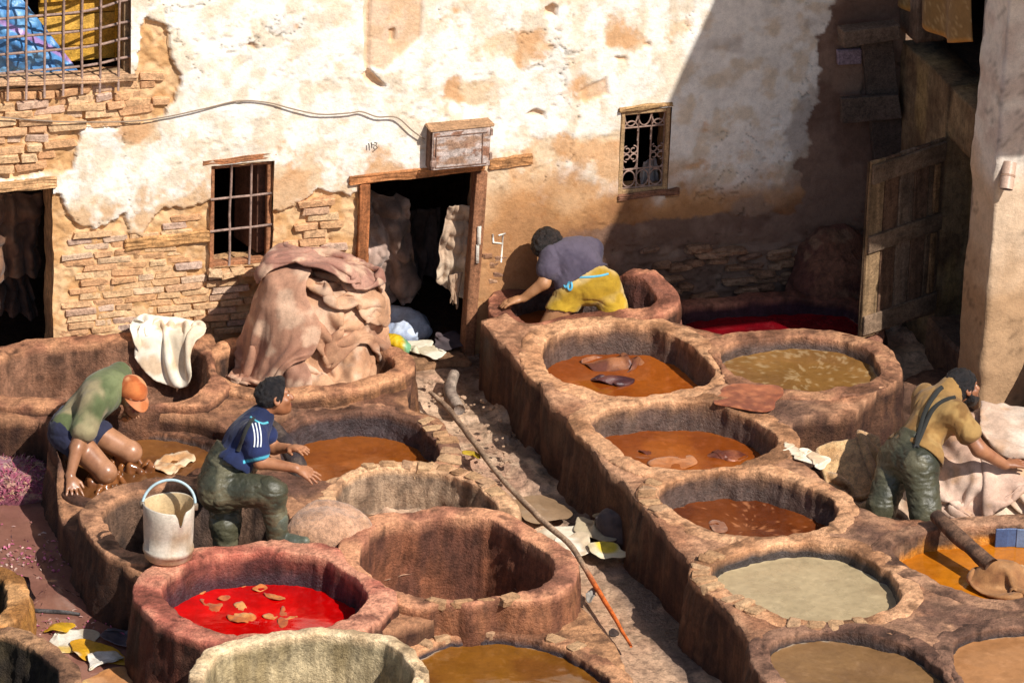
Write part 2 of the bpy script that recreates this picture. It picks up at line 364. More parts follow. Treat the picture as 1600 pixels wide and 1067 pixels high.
def slab(name, x0, x1, y0, y1, z0, z1, mat, parent, col, bev=.008, jit=.003, seed=0, sub=0, rgh=.9, rot=None):
    V, Fc = boxmesh(abs(x1-x0), abs(y1-y0), abs(z1-z0), bev, jit, seed, sub)
    if rot is not None: V = V@np.asarray(rot).T
    V = V + np.array([(x0+x1)/2, (y0+y1)/2, (z0+z1)/2])
    return mesh(name, V, Fc, mat, parent, col=col, rgh=rgh, smooth=False)
WOODC = lin('a8784e'); WOODD = lin('6d4a34'); WOODG = lin('8a6d58')
def tunnel(op, depth=.22, cols=('c79a6c', 'a9805c')):       # plastered reveals of an opening
    x0, x1, z0, z1 = op; n = 14
    for (a, b, nm) in (((x0, z0), (x0, z1), 'reveal'), ((x1, z1), (x1, z0), 'reveal'), ((x0, z1), (x1, z1), 'reveal'), ((x1, z0), (x0, z0), 'reveal')):
        if a[0] == XL and b[0] == XL: continue
        t = np.linspace(0, 1, 40); d = np.linspace(-.004, depth, n)
        T, D = np.meshgrid(t, d, indexing='ij')
        V = v3(a[0]+(b[0]-a[0])*T, D, a[1]+(b[1]-a[1])*T)
        off_ = (fbm(V, 9, 3, 5)-.5)*.03
        if a[0] == b[0]: V[..., 0] += off_
        else: V[..., 2] += off_
        c = mix(lin(cols[0]), lin(cols[1]), sstep(.4, .6, fbm(V, 8, 3, 6)))
        mesh(nm, V, grid_faces(40, n), MAT['clay'], bld, col=c.reshape(-1, 3), rgh=.9)
for k in OPEN: tunnel(OPEN[k])
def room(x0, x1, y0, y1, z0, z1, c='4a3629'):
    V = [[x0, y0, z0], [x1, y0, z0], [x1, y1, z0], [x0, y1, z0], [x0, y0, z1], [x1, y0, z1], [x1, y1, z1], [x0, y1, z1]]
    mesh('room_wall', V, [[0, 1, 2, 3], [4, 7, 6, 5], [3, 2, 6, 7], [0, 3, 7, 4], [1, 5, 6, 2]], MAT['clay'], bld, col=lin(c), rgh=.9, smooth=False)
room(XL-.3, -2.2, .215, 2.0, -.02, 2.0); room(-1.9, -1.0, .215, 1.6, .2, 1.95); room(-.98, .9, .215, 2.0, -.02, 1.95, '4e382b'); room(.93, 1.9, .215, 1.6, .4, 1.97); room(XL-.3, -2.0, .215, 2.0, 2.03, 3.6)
# outer shell of the building behind the wall
slab('roof_slab', XL-.4, SXW+.6, .02, 4.0, 3.7, 3.9, MAT['clay'], bld, lin('b59878'), .02)
slab('gable_wall', XL-.4, XL-.05, .02, 4.0, -.1, 3.7, MAT['clay'], bld, lin('c9a87f'), .02)

# bricks one by one
BV = []
for s in range(7):
    V, Fc = boxmesh(1, 1, 1, .07, .05, 100+s)
    me = mesh('brick', V, Fc, MAT['brick'], bld, smooth=False); BV.append(me.data); bpy.data.objects.remove(me)
RBK = random.Random(5); NBR = [0]
def put_brick(c, L_, D_, H_, rot=(0, 0, 0), data=None, parent=None, name='brick'):
    o = bpy.data.objects.new(name, data or RBK.choice(BV)); o.location = tuple(c); o.scale = (L_, D_, H_); o.rotation_euler = rot
    link(o, parent or bld); NBR[0] += 1; return o
def brick_field(poly, z0, z1, x0, x1, course=.052, wild=0.0, skip=.04, ymin=.004):
    z = z0; row = 0
    while z < z1:
        h = course*RBK.uniform(.76, .92); x = x0 - RBK.uniform(0, .2)
        while x < x1:
            L_ = RBK.choice([.20, .22, .24, .11, .17, .21]) * RBK.uniform(.9, 1.08); c = (x+L_/2, z)
            ok = True
            for q in (-.42, 0, .42):
                a = proj((c[0]+q*L_, 0, z)); 
                if polydist(np.array([a[0]]), np.array([a[1]]), poly)[0] > -1.0: ok = False
            for (a0, a1, b0, b1) in OPEN.values():
                if a0-.03 < x+L_ and x < a1+.03 and b0-.02 < z+h/2 and z-h/2 < b1+.03: ok = False
            if ok and RBK.random() > skip:
                put_brick((c[0], ymin+.028+RBK.uniform(-.008, .010)+wild*RBK.uniform(-.01, .03), z+wild*RBK.uniform(-.008, .008)), L_*.95, .055+.02*wild, h, (RBK.uniform(-.06, .06)*(1+2*wild), RBK.uniform(-.015, .015)*(1+5*wild), RBK.uniform(-.03, .03)*(1+3*wild)))
            x += L_+.006
        z += course*(1+.15*wild*RBK.uniform(-1, 1)); row += 1
brick_field(BRICKP['A'], .18, 1.5, -2.85, -1.2, .047, .25, .03, .009)
brick_field(BRICKP['B'], 1.45, 2.17, -3.4, -2.0, .058, 1.0, .04)
brick_field([(222, 30), (262, 40), (268, 80), (280, 128), (222, 128)], 2.15, 2.6, -2.3, -1.95, .056, .3, .05)
brick_field(BRICKP['C'], .6, 1.35, -1.35, -.72, .055, .2, .03)
# rubble stones at the foot of the shaded wall
RS_ = []
for s in range(5):
    V, Fc = boxmesh(1, 1, 1, .2, .10, 200+s)
    me = mesh('stone', V, Fc, MAT['darkstone'], bld, smooth=False); RS_.append(me.data); bpy.data.objects.remove(me)
for k in range(52):
    uu = RBK.uniform(1010, 1240); vv = 392 + 12*RBK.randint(0, 7) + RBK.uniform(-4, 4)
    p = onwall(uu, vv, 0); put_brick((p[0], .022+RBK.uniform(-.01, .012), p[2]), RBK.uniform(.09, .2), .09, RBK.uniform(.03, .05), (RBK.uniform(-.1, .1), RBK.uniform(-.12, .12), RBK.uniform(-.06, .06)), RBK.choice(RS_), None, 'stone')
for k in range(24):
    uu = RBK.uniform(750, 860); vv = RBK.uniform(398, 440)
    p = onwall(uu, vv, 0); put_brick((p[0], .02, p[2]), RBK.uniform(.05, .13), .06, RBK.uniform(.03, .05), (0, RBK.uniform(-.2, .2), RBK.uniform(-.06, .06)), RBK.choice(RS_), None, 'stone')

def timber(name, u0, v0, u1, v1, hpx, depth=.07, y=-.012, c=WOODC, parent=None, seed=0):   # a squared timber let into the wall
    a = onwall(u0, v0, 0); b = onwall(u1, v1, 0); L_ = np.linalg.norm(b-a); h = hpx/221.0
    V, Fc = boxmesh(L_, depth, h, .006, .004, seed, 6)
    R_ = frame(None, b-a, [0, 1, 0]); V = V@R_.T + (a+b)/2 + np.array([0, y+depth/2, 0])
    V[:, 1] += (fbm(V, 12, 2, seed)-.5)*.012; V[:, 2] += (fbm(V*[1, 1, 1], 7, 2, seed+3)-.5)*.012
    col = mix(np.broadcast_to(c, V.shape), np.broadcast_to(c*.6, V.shape), sstep(.4, .65, fbm(V*np.array([.25, 1, 1]), 60, 2, seed)))
    return mesh(name, V, Fc, MAT['wood'], parent or bld, col=col, rgh=.85, smooth=False)
timber('lintel', -60, 297, 88, 284, 15, .12, -.02, lin('c79b6e'), seed=1)
timber('lintel', 545, 283, 758, 258, 13, .12, -.015, lin('b5784a'), seed=2)
timber('timber', 764, 259, 832, 248, 16, .06, -.01, lin('b98455'), seed=3)
timber('timber', 196, 384, 328, 369, 17, .05, -.005, lin('c08f5c'), seed=4)
timber('timber', 816, 330, 1062, 300, 15, .06, -.001, lin('b48a64'), seed=5)
timber('lintel', 316, 254, 432, 241, 9, .10, -.012, lin('a9714c'), seed=6)
timber('lintel', 966, 172, 1050, 161, 7, .10, -.022, lin('b08a5e'), seed=7)
timber('sill', 965, 308, 1060, 297, 9, .10, -.025, lin('8a5f48'), seed=8)
timber('sill', -60, 131, 212, 120, 10, .14, -.035, lin('caa07a'), seed=9)

def frame_bar(name, P, wx, wy, c, parent, seed=0):
    a, b = np.asarray(P[0], float), np.asarray(P[1], float); L_ = np.linalg.norm(b-a)
    V, Fc = boxmesh(L_, wx, wy, .004, .002, seed, 5)
    d = (b-a)/L_; ref = np.array([0, 1, 0]); V = V@frame(None, d, ref).T + (a+b)/2
    V += (np.stack([fbm(V, 10, 2, seed+k) for k in range(3)], -1)-.5)*.006
    col = mix(np.broadcast_to(c, V.shape), np.broadcast_to(c*.62, V.shape), sstep(.4, .65, fbm(V*np.array([1, 1, .25]), 50, 2, seed)))
    return mesh(name, V, Fc, MAT['wood'], parent, col=col, rgh=.85, smooth=False)
# --- doorway frame with a leaning right post
dfr = frame_bar('door_frame', [(-.728, .03, 0), (-.728, .03, 1.30)], .10, .07, lin('a5673f'), bld, 1)
frame_bar('door_post', [(-.0, .02, -.04), (.055, .02, 1.31)], .10, .075, lin('9a6a4c'), bld, 2)
for k, (dx, z_) in enumerate([(.004, .75), (.012, .88)]):      # splashes of white paint
    V, Fc = boxmesh(.02+.008*k % .02, .008, .13, .004, .004, k); V = V + np.array([.03+dx, -.038, z_]); mesh('paint_splash', V, Fc, MAT['plaster'], bld, col=lin('e8ddcc'))
# --- barred window between the brick fields
def bars(win, vert, horiz, y, r=.009, wob=.006, mat=None):
    for a, b in vert + horiz:
        a = np.array([a[0], y, a[1]]); b = np.array([b[0], y-(.012 if (a, b) else 0)*0, b[1]]); t = np.linspace(0, 1, 9)[:, None]
        P = a*(1-t)+b*t; P = P + (np.stack([fbm(P, 5, 2, 3), fbm(P, 5, 2, 4), fbm(P, 5, 2, 5)], -1)-.5)*wob*2
        V, Fc = tube(P, r, 8); mesh('bar', V, Fc, mat or MAT['iron'], win)
def winframe(op, y, w, c, name='window', seed=0):
    x0, x1, z0, z1 = op
    W = mesh(name, *boxring(x0, x1, z0, z1, y, w, .06, seed), MAT['wood'], bld, col=c, rgh=.85, smooth=False); return W
def boxring(x0, x1, z0, z1, y, w, d, seed):
    Vs, Fs, n = [], [], 0
    for (a, b) in (((x0+w/2, z0), (x0+w/2, z1)), ((x1-w/2, z0), (x1-w/2, z1)), ((x0+w, z1-w/2), (x1-w, z1-w/2)), ((x0+w, z0+w/2), (x1-w, z0+w/2))):
        L_ = math.hypot(b[0]-a[0], b[1]-a[1]); vert = a[0] == b[0]
        V, Fc = boxmesh(w if vert else L_, d, L_ if vert else w, .004, .002, seed+n, 0)
        V = V + np.array([(a[0]+b[0])/2, y, (a[1]+b[1])/2]); Fs += [[i+n for i in f] for f in Fc]; Vs.append(V); n += len(V)
    return np.vstack(Vs), Fs
W2 = winframe(OPEN['win'], .05, .03, lin('9c6a4a'))
x0, x1, z0, z1 = OPEN['win']
bars(W2, [((x0+.13, z0), (x0+.135, z1)), ((x0+.265, z0), (x0+.27, z1))], [((x0, z0+.25), (x1, z0+.265)), ((x0, z0+.47), (x1, z0+.475))], .015, .0085, .006)
slab('shutter', x1-.11, x1-.04, .10, .40, z0+.03, z1-.04, MAT['wood'], W2, lin('6b4a3a'), rot=Matrix.Rotation(.25, 3, 'Z'))
for k in range(6):
    put_brick((x0+.03+.075*k, .0, z0-.022-.03*(k % 2)*.6), .085, .10, .04, (0, RBK.uniform(-.1, .1), RBK.uniform(-.15, .15)))
# --- upper window, grille of welded rods
UW = winframe((XL, -2.262, 2.165, 3.35), .07, .045, lin('8f7558'), seed=4)
zz = [2.30, 2.42, 2.54, 2.66, 2.80, 2.92]; vx = [-3.42+.118*k for k in range(11)]
bars(UW, [((a, 2.10), (a+.004, 3.3)) for a in vx[:-1]], [], -.03, .0085, .006)
for k, zq in enumerate(zz):
    xs = np.linspace(-3.6, -2.24, 14); bend = .035*sstep(-2.65, -2.25, xs)+.01*math.sin(k*2.1)
    P = v3(xs, -.018+.05*sstep(-2.5, -2.24, xs), zq-.02+bend*(1.2 if k > 2 else .6)); V, Fc = tube(P, .009, 8); mesh('bar', V, Fc, MAT['iron'], UW)
# --- window with the scrollwork grille
GW = winframe(OPEN['grille'], .03, .03, lin('a58560'), seed=7)
x0, x1, z0, z1 = OPEN['grille']; x0 += .03; x1 -= .03; z0 += .03; z1 -= .03; gw = x1-x0
def rod(P, r=.0055): V, Fc = tube(P, r, 6); mesh('bar', V, Fc, MAT['iron'], GW)
gy = .025
for t in (0.0, .36, .68, 1.0): rod(v3([x0+gw*t]*2, [gy]*2, [z0, z1]), .006)
for zq in (z0+.005, z0+.135, z1-.10, z1-.005): rod(v3([x0, x1], [gy]*2, [zq]*2), .006)
def arc(cx, cz, rx, rz, a0, a1, n=14): a = np.radians(np.linspace(a0, a1, n)); return v3(cx+rx*np.cos(a), gy, cz+rz*np.sin(a))
for q in range(3):
    rod(arc(x0+gw*(q+.5)/3, z1-.005, gw/6.2, .085, 180, 360)); rod(arc(x0+gw*(q+.5)/3, z0+.068, gw/6.4, .055, 0, 360, 20))
def scroll(cx, cz, s, fl=1, up=1):
    a = np.linspace(0, 1, 22); th = a*2.2*math.pi; rr = .038*(1-.62*a)*s
    return v3(cx+fl*(rr*np.sin(th)), gy, cz+up*(.04*s-rr*np.cos(th)))
for cx in (x0+gw*.18, x0+gw*.84):
    for fl in (-1, 1):
        rod(scroll(cx+fl*.022, z0+.30, .8, fl, -1), .005); rod(scroll(cx+fl*.022, z0+.185, .8, fl, 1), .005)
    rod(arc(cx, z0+.41, .048, .06, -10, 190)); rod(arc(cx, z0+.175, .048, .05, 170, 370))
    rod(v3([cx-.048, cx-.048], [gy]*2, [z0+.40, z0+.33])); rod(v3([cx+.048, cx+.048], [gy]*2, [z0+.40, z0+.33]))

# ------------------------------------------------------------------ meter box, cable, painted marks
mb = thing('meter_box', 'weathered wooden meter box with padlock above the central doorway', 'box', onwall(715, 235, 0))
a, b = onwall(672, 268, -.09), onwall(768, 190, -.09); x0, z0, x1, z1 = a[0], a[2], b[0], b[2]-.02
slab('case', x0, x1, -.085, .02, z0, z1, MAT['wood'], mb, lin('6a4f40'), .006, .003, 3)
def gridpanel(name, x0, x1, y, z0, z1, colf, parent, mat, n=60):
    X, Z = np.meshgrid(np.linspace(x0, x1, n), np.linspace(z0, z1, n), indexing='ij'); V = v3(X, y, Z); V[..., 1] += (fbm(V, 14, 3, 3)-.5)*.004
    return mesh(name, V, grid_faces(n, n)[:, ::-1], mat, parent, col=colf(V).reshape(-1, 3), rgh=.8)
dr = slab('door', x0+.008, x1-.008, -.105, -.083, z0+.008, z1-.012, MAT['wood'], mb, lin('b59f92'), .004, .002, 5)
gridpanel('door_skin', x0+.014, x1-.014, -.1085, z0+.014, z1-.02, lambda V: mix(mix(lin('b7a79e'), lin('9a7a64'), sstep(.42, .6, fbm(V*np.array([.35, 1, 1]), 22, 4, 6))), lin('8d6550'), sstep(.55, .68, fbm(V, 14, 4, 16))), dr, MAT['wood'])
for (q0, q1, r0, r1) in ((x0+.03, x1-.03, z0+.025, z0+.031), (x0+.03, x1-.03, z1-.045, z1-.039), (x0+.027, x0+.033, z0+.03, z1-.04), (x1-.065, x1-.059, z0+.03, z1-.04)):
    slab('moulding', q0, q1, -.115, -.110, r0, r1, MAT['wood'], dr, lin('7d6152'), .001, 0)
slab('top_board', x0-.012, x1+.012, -.11, .02, z1-.008, z1+.010, MAT['wood'], mb, lin('a5805f'), .004, .004, 8)
for zq in (z0+.05, z1-.07): slab('hinge', x1-.012, x1+.006, -.113, -.09, zq, zq+.045, MAT['iron'], mb, None, .002, 0)
pk = slab('padlock', x0-.012, x0+.028, -.145, -.118, z0+.045, z0+.09, MAT['iron'], mb, None, .006, 0)
V, Fc = tube(v3(x0+.008+.012*np.cos(np.linspace(0, math.pi, 9)), -.13, z0+.09+.022*np.sin(np.linspace(0, math.pi, 9))), .004, 6); mesh('shackle', V, Fc, MAT['iron'], pk)
cabp = [(-20, 181), (50, 188), (120, 191), (205, 190), (260, 183), (320, 170), (374, 158), (420, 161), (455, 170), (500, 179), (545, 177), (565, 175), (590, 183), (620, 184), (645, 205), (664, 218)]
V, Fc = tube(spline(np.array([onwall(a, b, -.03) for a, b in cabp]), 90), .0045, 7); tag(mesh('cable', V, Fc, MAT['cloth'], col=lin('8d7a68')), 'thin pale cable sagging along the wall to the meter box', 'cable')
def stroke(px, w=.008, y=-.016): V, Fc = tube(np.array([onwall(a, b, y) for a, b in px]), w, 6); return V, Fc
def painted(name, strokes, c, w, y=-.006):
    Vs, Fs, n = [], [], 0
    for s in strokes:
        V, Fc = stroke(s, w, y); Fs += [[i+n for i in f] for f in Fc]; Vs.append(V); n += len(V)
    V = np.vstack(Vs); V[:, 1] = y+(V[:, 1]-y)*.4
    mesh(name, V, Fs, MAT['plaster'], bld, col=c)
painted('painted_number', [[(576, 224), (577, 231)], [(580, 223), (581, 232)], [(585, 223), (589, 224), (587, 228), (590, 231), (586, 234)]], lin('55483e'), .004, -.02)
painted('painted_mark', [[(770, 366), (771, 379)], [(770, 379), (786, 381)], [(779, 368), (790, 365)], [(786, 366), (783, 410)]], lin('efe6d6'), .006, -.012)

# ------------------------------------------------------------------ side building at the right
sb = thing('side_building', 'shaded side building with dark doorway, mud lintel and thick sunlit pillar', 'building', (SXW+.5, -1.5, 0))
def mudblock(name, x0, x1, y0, y1, z0, z1, colf, parent, res=.03, amp=.02, seed=0, mat='clay', topz=None):
    # block with relief on its left (-x) and front (-y) faces, top face and right face
    nx, ny, nz_ = max(3, int((x1-x0)/res)), max(3, int((y1-y0)/res)), max(3, int((z1-z0)/res))
    xs, ys, zs = np.linspace(x0, x1, nx), np.linspace(y0, y1, ny), np.linspace(z0, z1, nz_)
    # perimeter path: back-left -> front-left -> front-right -> back-right
    per = np.vstack([np.c_[np.full(ny, x0), ys[::-1]], np.c_[xs[1:], np.full(nx-1, y0)], np.c_[np.full(ny-1, x1), ys[1:]]])
    A = v3(np.repeat(per[:, :1], nz_, 1), np.repeat(per[:, 1:], nz_, 1), np.repeat(zs[None], len(per), 0))
    nrm = np.zeros_like(A); cx, cy = (x0+x1)/2, (y0+y1)/2
    nrm[:ny, :, 0] = -1; nrm[ny:ny+nx-1, :, 1] = -1; nrm[ny+nx-1:, :, 0] = 1; nrm[ny-1, :, 1] = -1; nrm[ny-1] *= .5
    d = (fbm(A, 2.2, 3, seed)-.5)*amp*2 + (fbm(A, 10, 4, seed+5)-.5)*amp
    A = A + nrm*d[..., None]
    V = A.reshape(-1, 3); Fq = grid_faces(len(per), nz_).tolist()
    top = [k*nz_+nz_-1 for k in range(len(per))]; bot = [k*nz_ for k in range(len(per))]
    Fq.append(top[::1]); Fq.append(bot[::-1]); Fq.append([top[-1], top[0], bot[0], bot[-1]])
    mesh(name, V, Fq, MAT[mat], parent, col=colf(V), rgh=.9)
def sidecol(V):
    n = fbm(V, 5, 4, 3); c = mix(lin('8d7456'), lin('6f573f'), sstep(.4, .62, n)); return mix(c, lin('a98a58'), sstep(.5, .66, fbm(V*np.array([1, 1, .3]), 6, 3, 9))*.6)
def pillcol(V):
    z = V[:, 2]; n = fbm(V, 4, 4, 31); c = mix(lin('c9b6a8'), lin('ded2c4'), sstep(.4, .6, n))
    c = mix(c, lin('cbb094'), sstep(2.0, 1.55, z+(n-.5)*.5)); c = mix(c, lin('a9825c'), sstep(1.4, .8, z+(n-.5)*.6)*.8)
    return mix(c, c*.55, (np.abs(fbm(V, 3.1, 4, 5)-.5) < .010)*.8)
mudblock('side_wall', SXW, SXW+.25, -.8, .0, -.1, 1.95, sidecol, sb, seed=3)
mudblock('lintel_beam', SXW+.003, SXW+.25, -1.60, -.8, 1.60, 1.94, sidecol, sb, seed=4)
mudblock('pillar', SXW-.11, SXW+2.6, -1.87, -1.50, -.1, 3.3, pillcol, sb, .03, .03, seed=7, mat='plaster')
UP = [(.05, 3.3), (-1.86, 3.31), (-3.0, 3.5), (-3.4, 3.72), (-3.7, 3.95), (-4.0, 4.85), (-4.3, 5.54), (.05, 5.54)]   # unseen upper storey, its overhang shaped to cast the long wall's shadow
mesh('shadow_caster', [[SXW-.002, a, b] for a, b in UP]+[[SXW+2.6, a, b] for a, b in UP], [list(range(8))[::-1], list(range(8, 16))]+[[i, (i+1) % 8, 8+(i+1) % 8, 8+i] for i in range(8)], MAT['plaster'], sb, col=lin('d9c8b0'), smooth=False)
mudblock('corner_pier', SXW-.03, SXW+.18, -.30, -.02, 2.05, 3.4, lambda V: mix(lin('8f7a68'), lin('6d5848'), sstep(.4, .6, fbm(V, 6, 3, 2))), sb, seed=12)
V = np.array([[SXW+.26, -1.48, -.1], [SXW+2.2, -1.48, -.1], [SXW+2.2, .3, -.1], [SXW+.26, .3, -.1]]); V2 = V.copy(); V2[:, 2] = 3.3
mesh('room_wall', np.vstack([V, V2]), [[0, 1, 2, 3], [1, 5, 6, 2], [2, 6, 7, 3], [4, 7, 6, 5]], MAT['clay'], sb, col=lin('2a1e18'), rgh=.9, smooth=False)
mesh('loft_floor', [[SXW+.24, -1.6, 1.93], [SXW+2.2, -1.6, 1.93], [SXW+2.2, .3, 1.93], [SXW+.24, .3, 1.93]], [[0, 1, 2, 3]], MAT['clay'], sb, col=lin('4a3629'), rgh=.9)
slab('threshold', SXW-.05, SXW+.3, -1.55, -.78, -.1, .32, MAT['clay'], sb, lin('7a5c48'), .02, .006)
# open plank door
hin = np.array([SXW-.02, -.82, 0]); dv = np.array([-.63, -.28, 0]); DW = np.linalg.norm(dv); ex = dv/DW; ey = np.array([-ex[1], ex[0], 0.0])
if ey[1] > 0: ey = -ey                                          # ey faces the yard
RD = np.stack([ex, ey, [0, 0, 1]], 1)
dz0, dz1 = .37, 1.60
door = slab('door', 0, 0.01, 0, .01, 0, .01, MAT['wood'], sb, WOODD)
def dbox(name, s0, s1, t0, t1, z0, z1, c, par, seed=0):
    V, Fc = boxmesh(s1-s0, t1-t0, z1-z0, .004, .002, seed, 4); V = V + np.array([(s0+s1)/2, (t0+t1)/2, (z0+z1)/2])
    V[:, 2] += (fbm(V, 9, 2, seed)-.5)*.008
    col = mix(np.broadcast_to(c, V.shape), np.broadcast_to(c*.55, V.shape), sstep(.4, .65, fbm(V*np.array([1, 1, .12]), 60, 3, seed)))
    return mesh(name, V@RD.T + hin, Fc, MAT['wood'], par, col=col, rgh=.8, smooth=False)
bpy.data.objects.remove(door)
door = dbox('door', 0.0, DW, -.012, .0, dz0+.01, dz1-.01, lin('54402f'), sb, 1)
pw = DW/5
for k in range(5): dbox('plank', k*pw+.004, (k+1)*pw-.004, .0005, .022, dz0+.004*(k % 3), dz1-.006*(k % 2), [lin('77604c'), lin('6a5140'), lin('806a58'), lin('735642'), lin('8f7354')][k], door, 10+k)
for zq, h in ((dz0+.03, .13), (dz0+.60, .12), (dz1-.15, .13)): dbox('batten', .012, DW-.006, .023, .043, zq, zq+h, lin('7d6652'), door, int(zq*40))
dbox('stile', .05, .10, .023, .040, dz0+.17, dz0+.59, lin('8a6a4a'), door, 77); dbox('stile', .05, .10, .023, .040, dz0+.73, dz1-.16, lin('8a6a4a'), door, 78)
# loft curtain
def curtain():
    n, m = 60, 40; s = np.linspace(0, 1, n); t = np.linspace(0, 1, m); S, T = np.meshgrid(s, t, indexing='ij')
    bp = np.array([onside(a_, b_, SXW-.03) for a_, b_ in ((1403, 4), (1430, 24), (1455, 49), (1482, 67), (1514, 66))])
    y = np.interp(S, [0, .25, .5, .75, 1], bp[:, 1]); botz = np.interp(S, [0, .25, .5, .75, 1], bp[:, 2]); top = 3.05 + 0*S
    z = top+(botz-top)*T; x = SXW-.03 - .03*T*np.sin(S*17) - .02*np.sin(T*math.pi)*S
    V = v3(x, y, z); u = fbm(V*np.array([1, 1, .5]), 22, 3, 5); c = mix(lin('8a6a3e'), lin('b89a6a'), sstep(.035, .0, np.abs(u-.5))*.8)
    c = mix(c, lin('c98a35'), sstep(.965, .985, T))
    o = mesh('curtain', V, grid_faces(n, m), MAT['cloth'], col=c.reshape(-1, 3)); so = o.modifiers.new('thick', 'SOLIDIFY'); so.thickness = .004
    tag(o, 'brown patterned curtain hanging in the loft opening above the plank door', 'curtain')
curtain()
# boards nailed up in the corner
br = thing('board_rack', 'dark wooden post with cross boards nailed up in the shaded corner', 'wooden post', onwall(1375, 240, -.08))
def pboard(name, q, y, d, c, seed):                            # quad of pixels on plane y with thickness d
    P = np.array([onwall(a, b, y) for a, b in q]); Q = P + np.array([0, -d, 0]); V = np.vstack([P, Q])
    bm = bmesh.new(); vs = [bm.verts.new(p) for p in V]
    for f in ([0, 1, 2, 3], [7, 6, 5, 4], [0, 4, 5, 1], [1, 5, 6, 2], [2, 6, 7, 3], [3, 7, 4, 0]): bm.faces.new([vs[i] for i in f])
    bmesh.ops.recalc_face_normals(bm, faces=bm.faces[:]); bmesh.ops.bevel(bm, geom=bm.edges[:], offset=.004, segments=1, affect='EDGES'); bm.verts.index_update()
    V = np.array([v.co[:] for v in bm.verts]); Fc = [[v.index for v in f.verts] for f in bm.faces]; bm.free()
    return mesh(name, V, Fc, MAT['wood'], br, col=mix(np.broadcast_to(c, V.shape), np.broadcast_to(c*.6, V.shape), noise(V, 20, seed)), rgh=.8, smooth=False)
pboard('upright', [(1343, 60), (1391, 58), (1412, 260), (1364, 262)], -.03, .05, lin('5f5148'), 1)
pboard('cross_board', [(1308, 40), (1396, 30), (1396, 52), (1308, 66)], -.085, .12, lin('7a6656'), 2)
pboard('cross_board', [(1306, 77), (1344, 75), (1344, 98), (1307, 100)], -.02, .03, lin('8b7a84'), 3)
pboard('cross_board', [(1311, 151), (1400, 145), (1406, 182), (1312, 190)], -.085, .045, lin('6b5a4e'), 4)
# downpipe stub on the pillar
dp = thing('drain_pipe', 'short rusty pale pipe stub sticking out of the sunlit pillar', 'pipe', onwall(1575, 275, -1.88))
a, b = onwall(1578, 254, -1.88), onwall(1572, 296, -1.96); V, Fc = tube([a, a*.5+b*.5, b], .043, 18, False); mesh('pipe', V, Fc, MAT['plastic'], dp, col=lin('b99a85'))
V, Fc = tube([a*.5+b*.5-(b-a)*.03, a*.5+b*.5+(b-a)*.03], .047, 18); mesh('collar', V, Fc, MAT['plastic'], dp, col=lin('a5836c'))
V, Fc = tube([a+(b-a)*.02, b-(b-a)*.04], .039, 18); mesh('pipe_inside', V, Fc, MAT['plastic'], dp, col=lin('4a3a32'))
# low wall at the right edge
lw = thing('low_wall', 'low brown wall with top coloured as sunlit at the right edge beneath the pillar', 'wall', (3.6, -3.0, 0))
mudblock('low_wall_body', 3.16, 4.4, -4.6, -1.90, -.1, .62, lambda V: mix(mix(lin('8a674c'), lin('6e5140'), sstep(.4, .6, fbm(V, 5, 3, 8))), lin('d8c4aa'), sstep(.54, .60, V[:, 2]+(fbm(V, 9, 2, 4)-.5)*.08)), lw, .04, .02, 21)  # paler top is sunlight put into the colour
# ------------------------------------------------------------------ vats
NA = 176
WARM = np.array([1.0, .955, .90])                           # iron-rich clay
def wlin(h): return lin(h)*WARM
VATS = {}
def outline(pts, z):
    q = np.array([at(a, b, z)[:2] for a, b in pts]); q = resample(spline(q, 400, True), NA)
    if np.sum(q[:, 0]*np.roll(q[:, 1], -1)-np.roll(q[:, 0], -1)*q[:, 1]) < 0: q = q[::-1].copy()
    return q
def smooth_closed(a, n):
    for _ in range(n): a = .5*a+.25*(np.roll(a, 1, 0)+np.roll(a, -1, 0))
    return a
def onormal(q):
    t = smooth_closed(np.roll(q, -1, 0)-np.roll(q, 1, 0), 6); n = np.c_[t[:, 1], -t[:, 0]]; return n/np.linalg.norm(n, axis=1, keepdims=True)
SPECS = []
def vat(*a, **k): SPECS.append((a, k))
def ztop(P): return (fbm(P*np.array([1, 1, 0]), 3, 3, 77)-.5)*.05 + (fbm(P*np.array([1, 1, 0]), 13, 2, 78)-.5)*.014
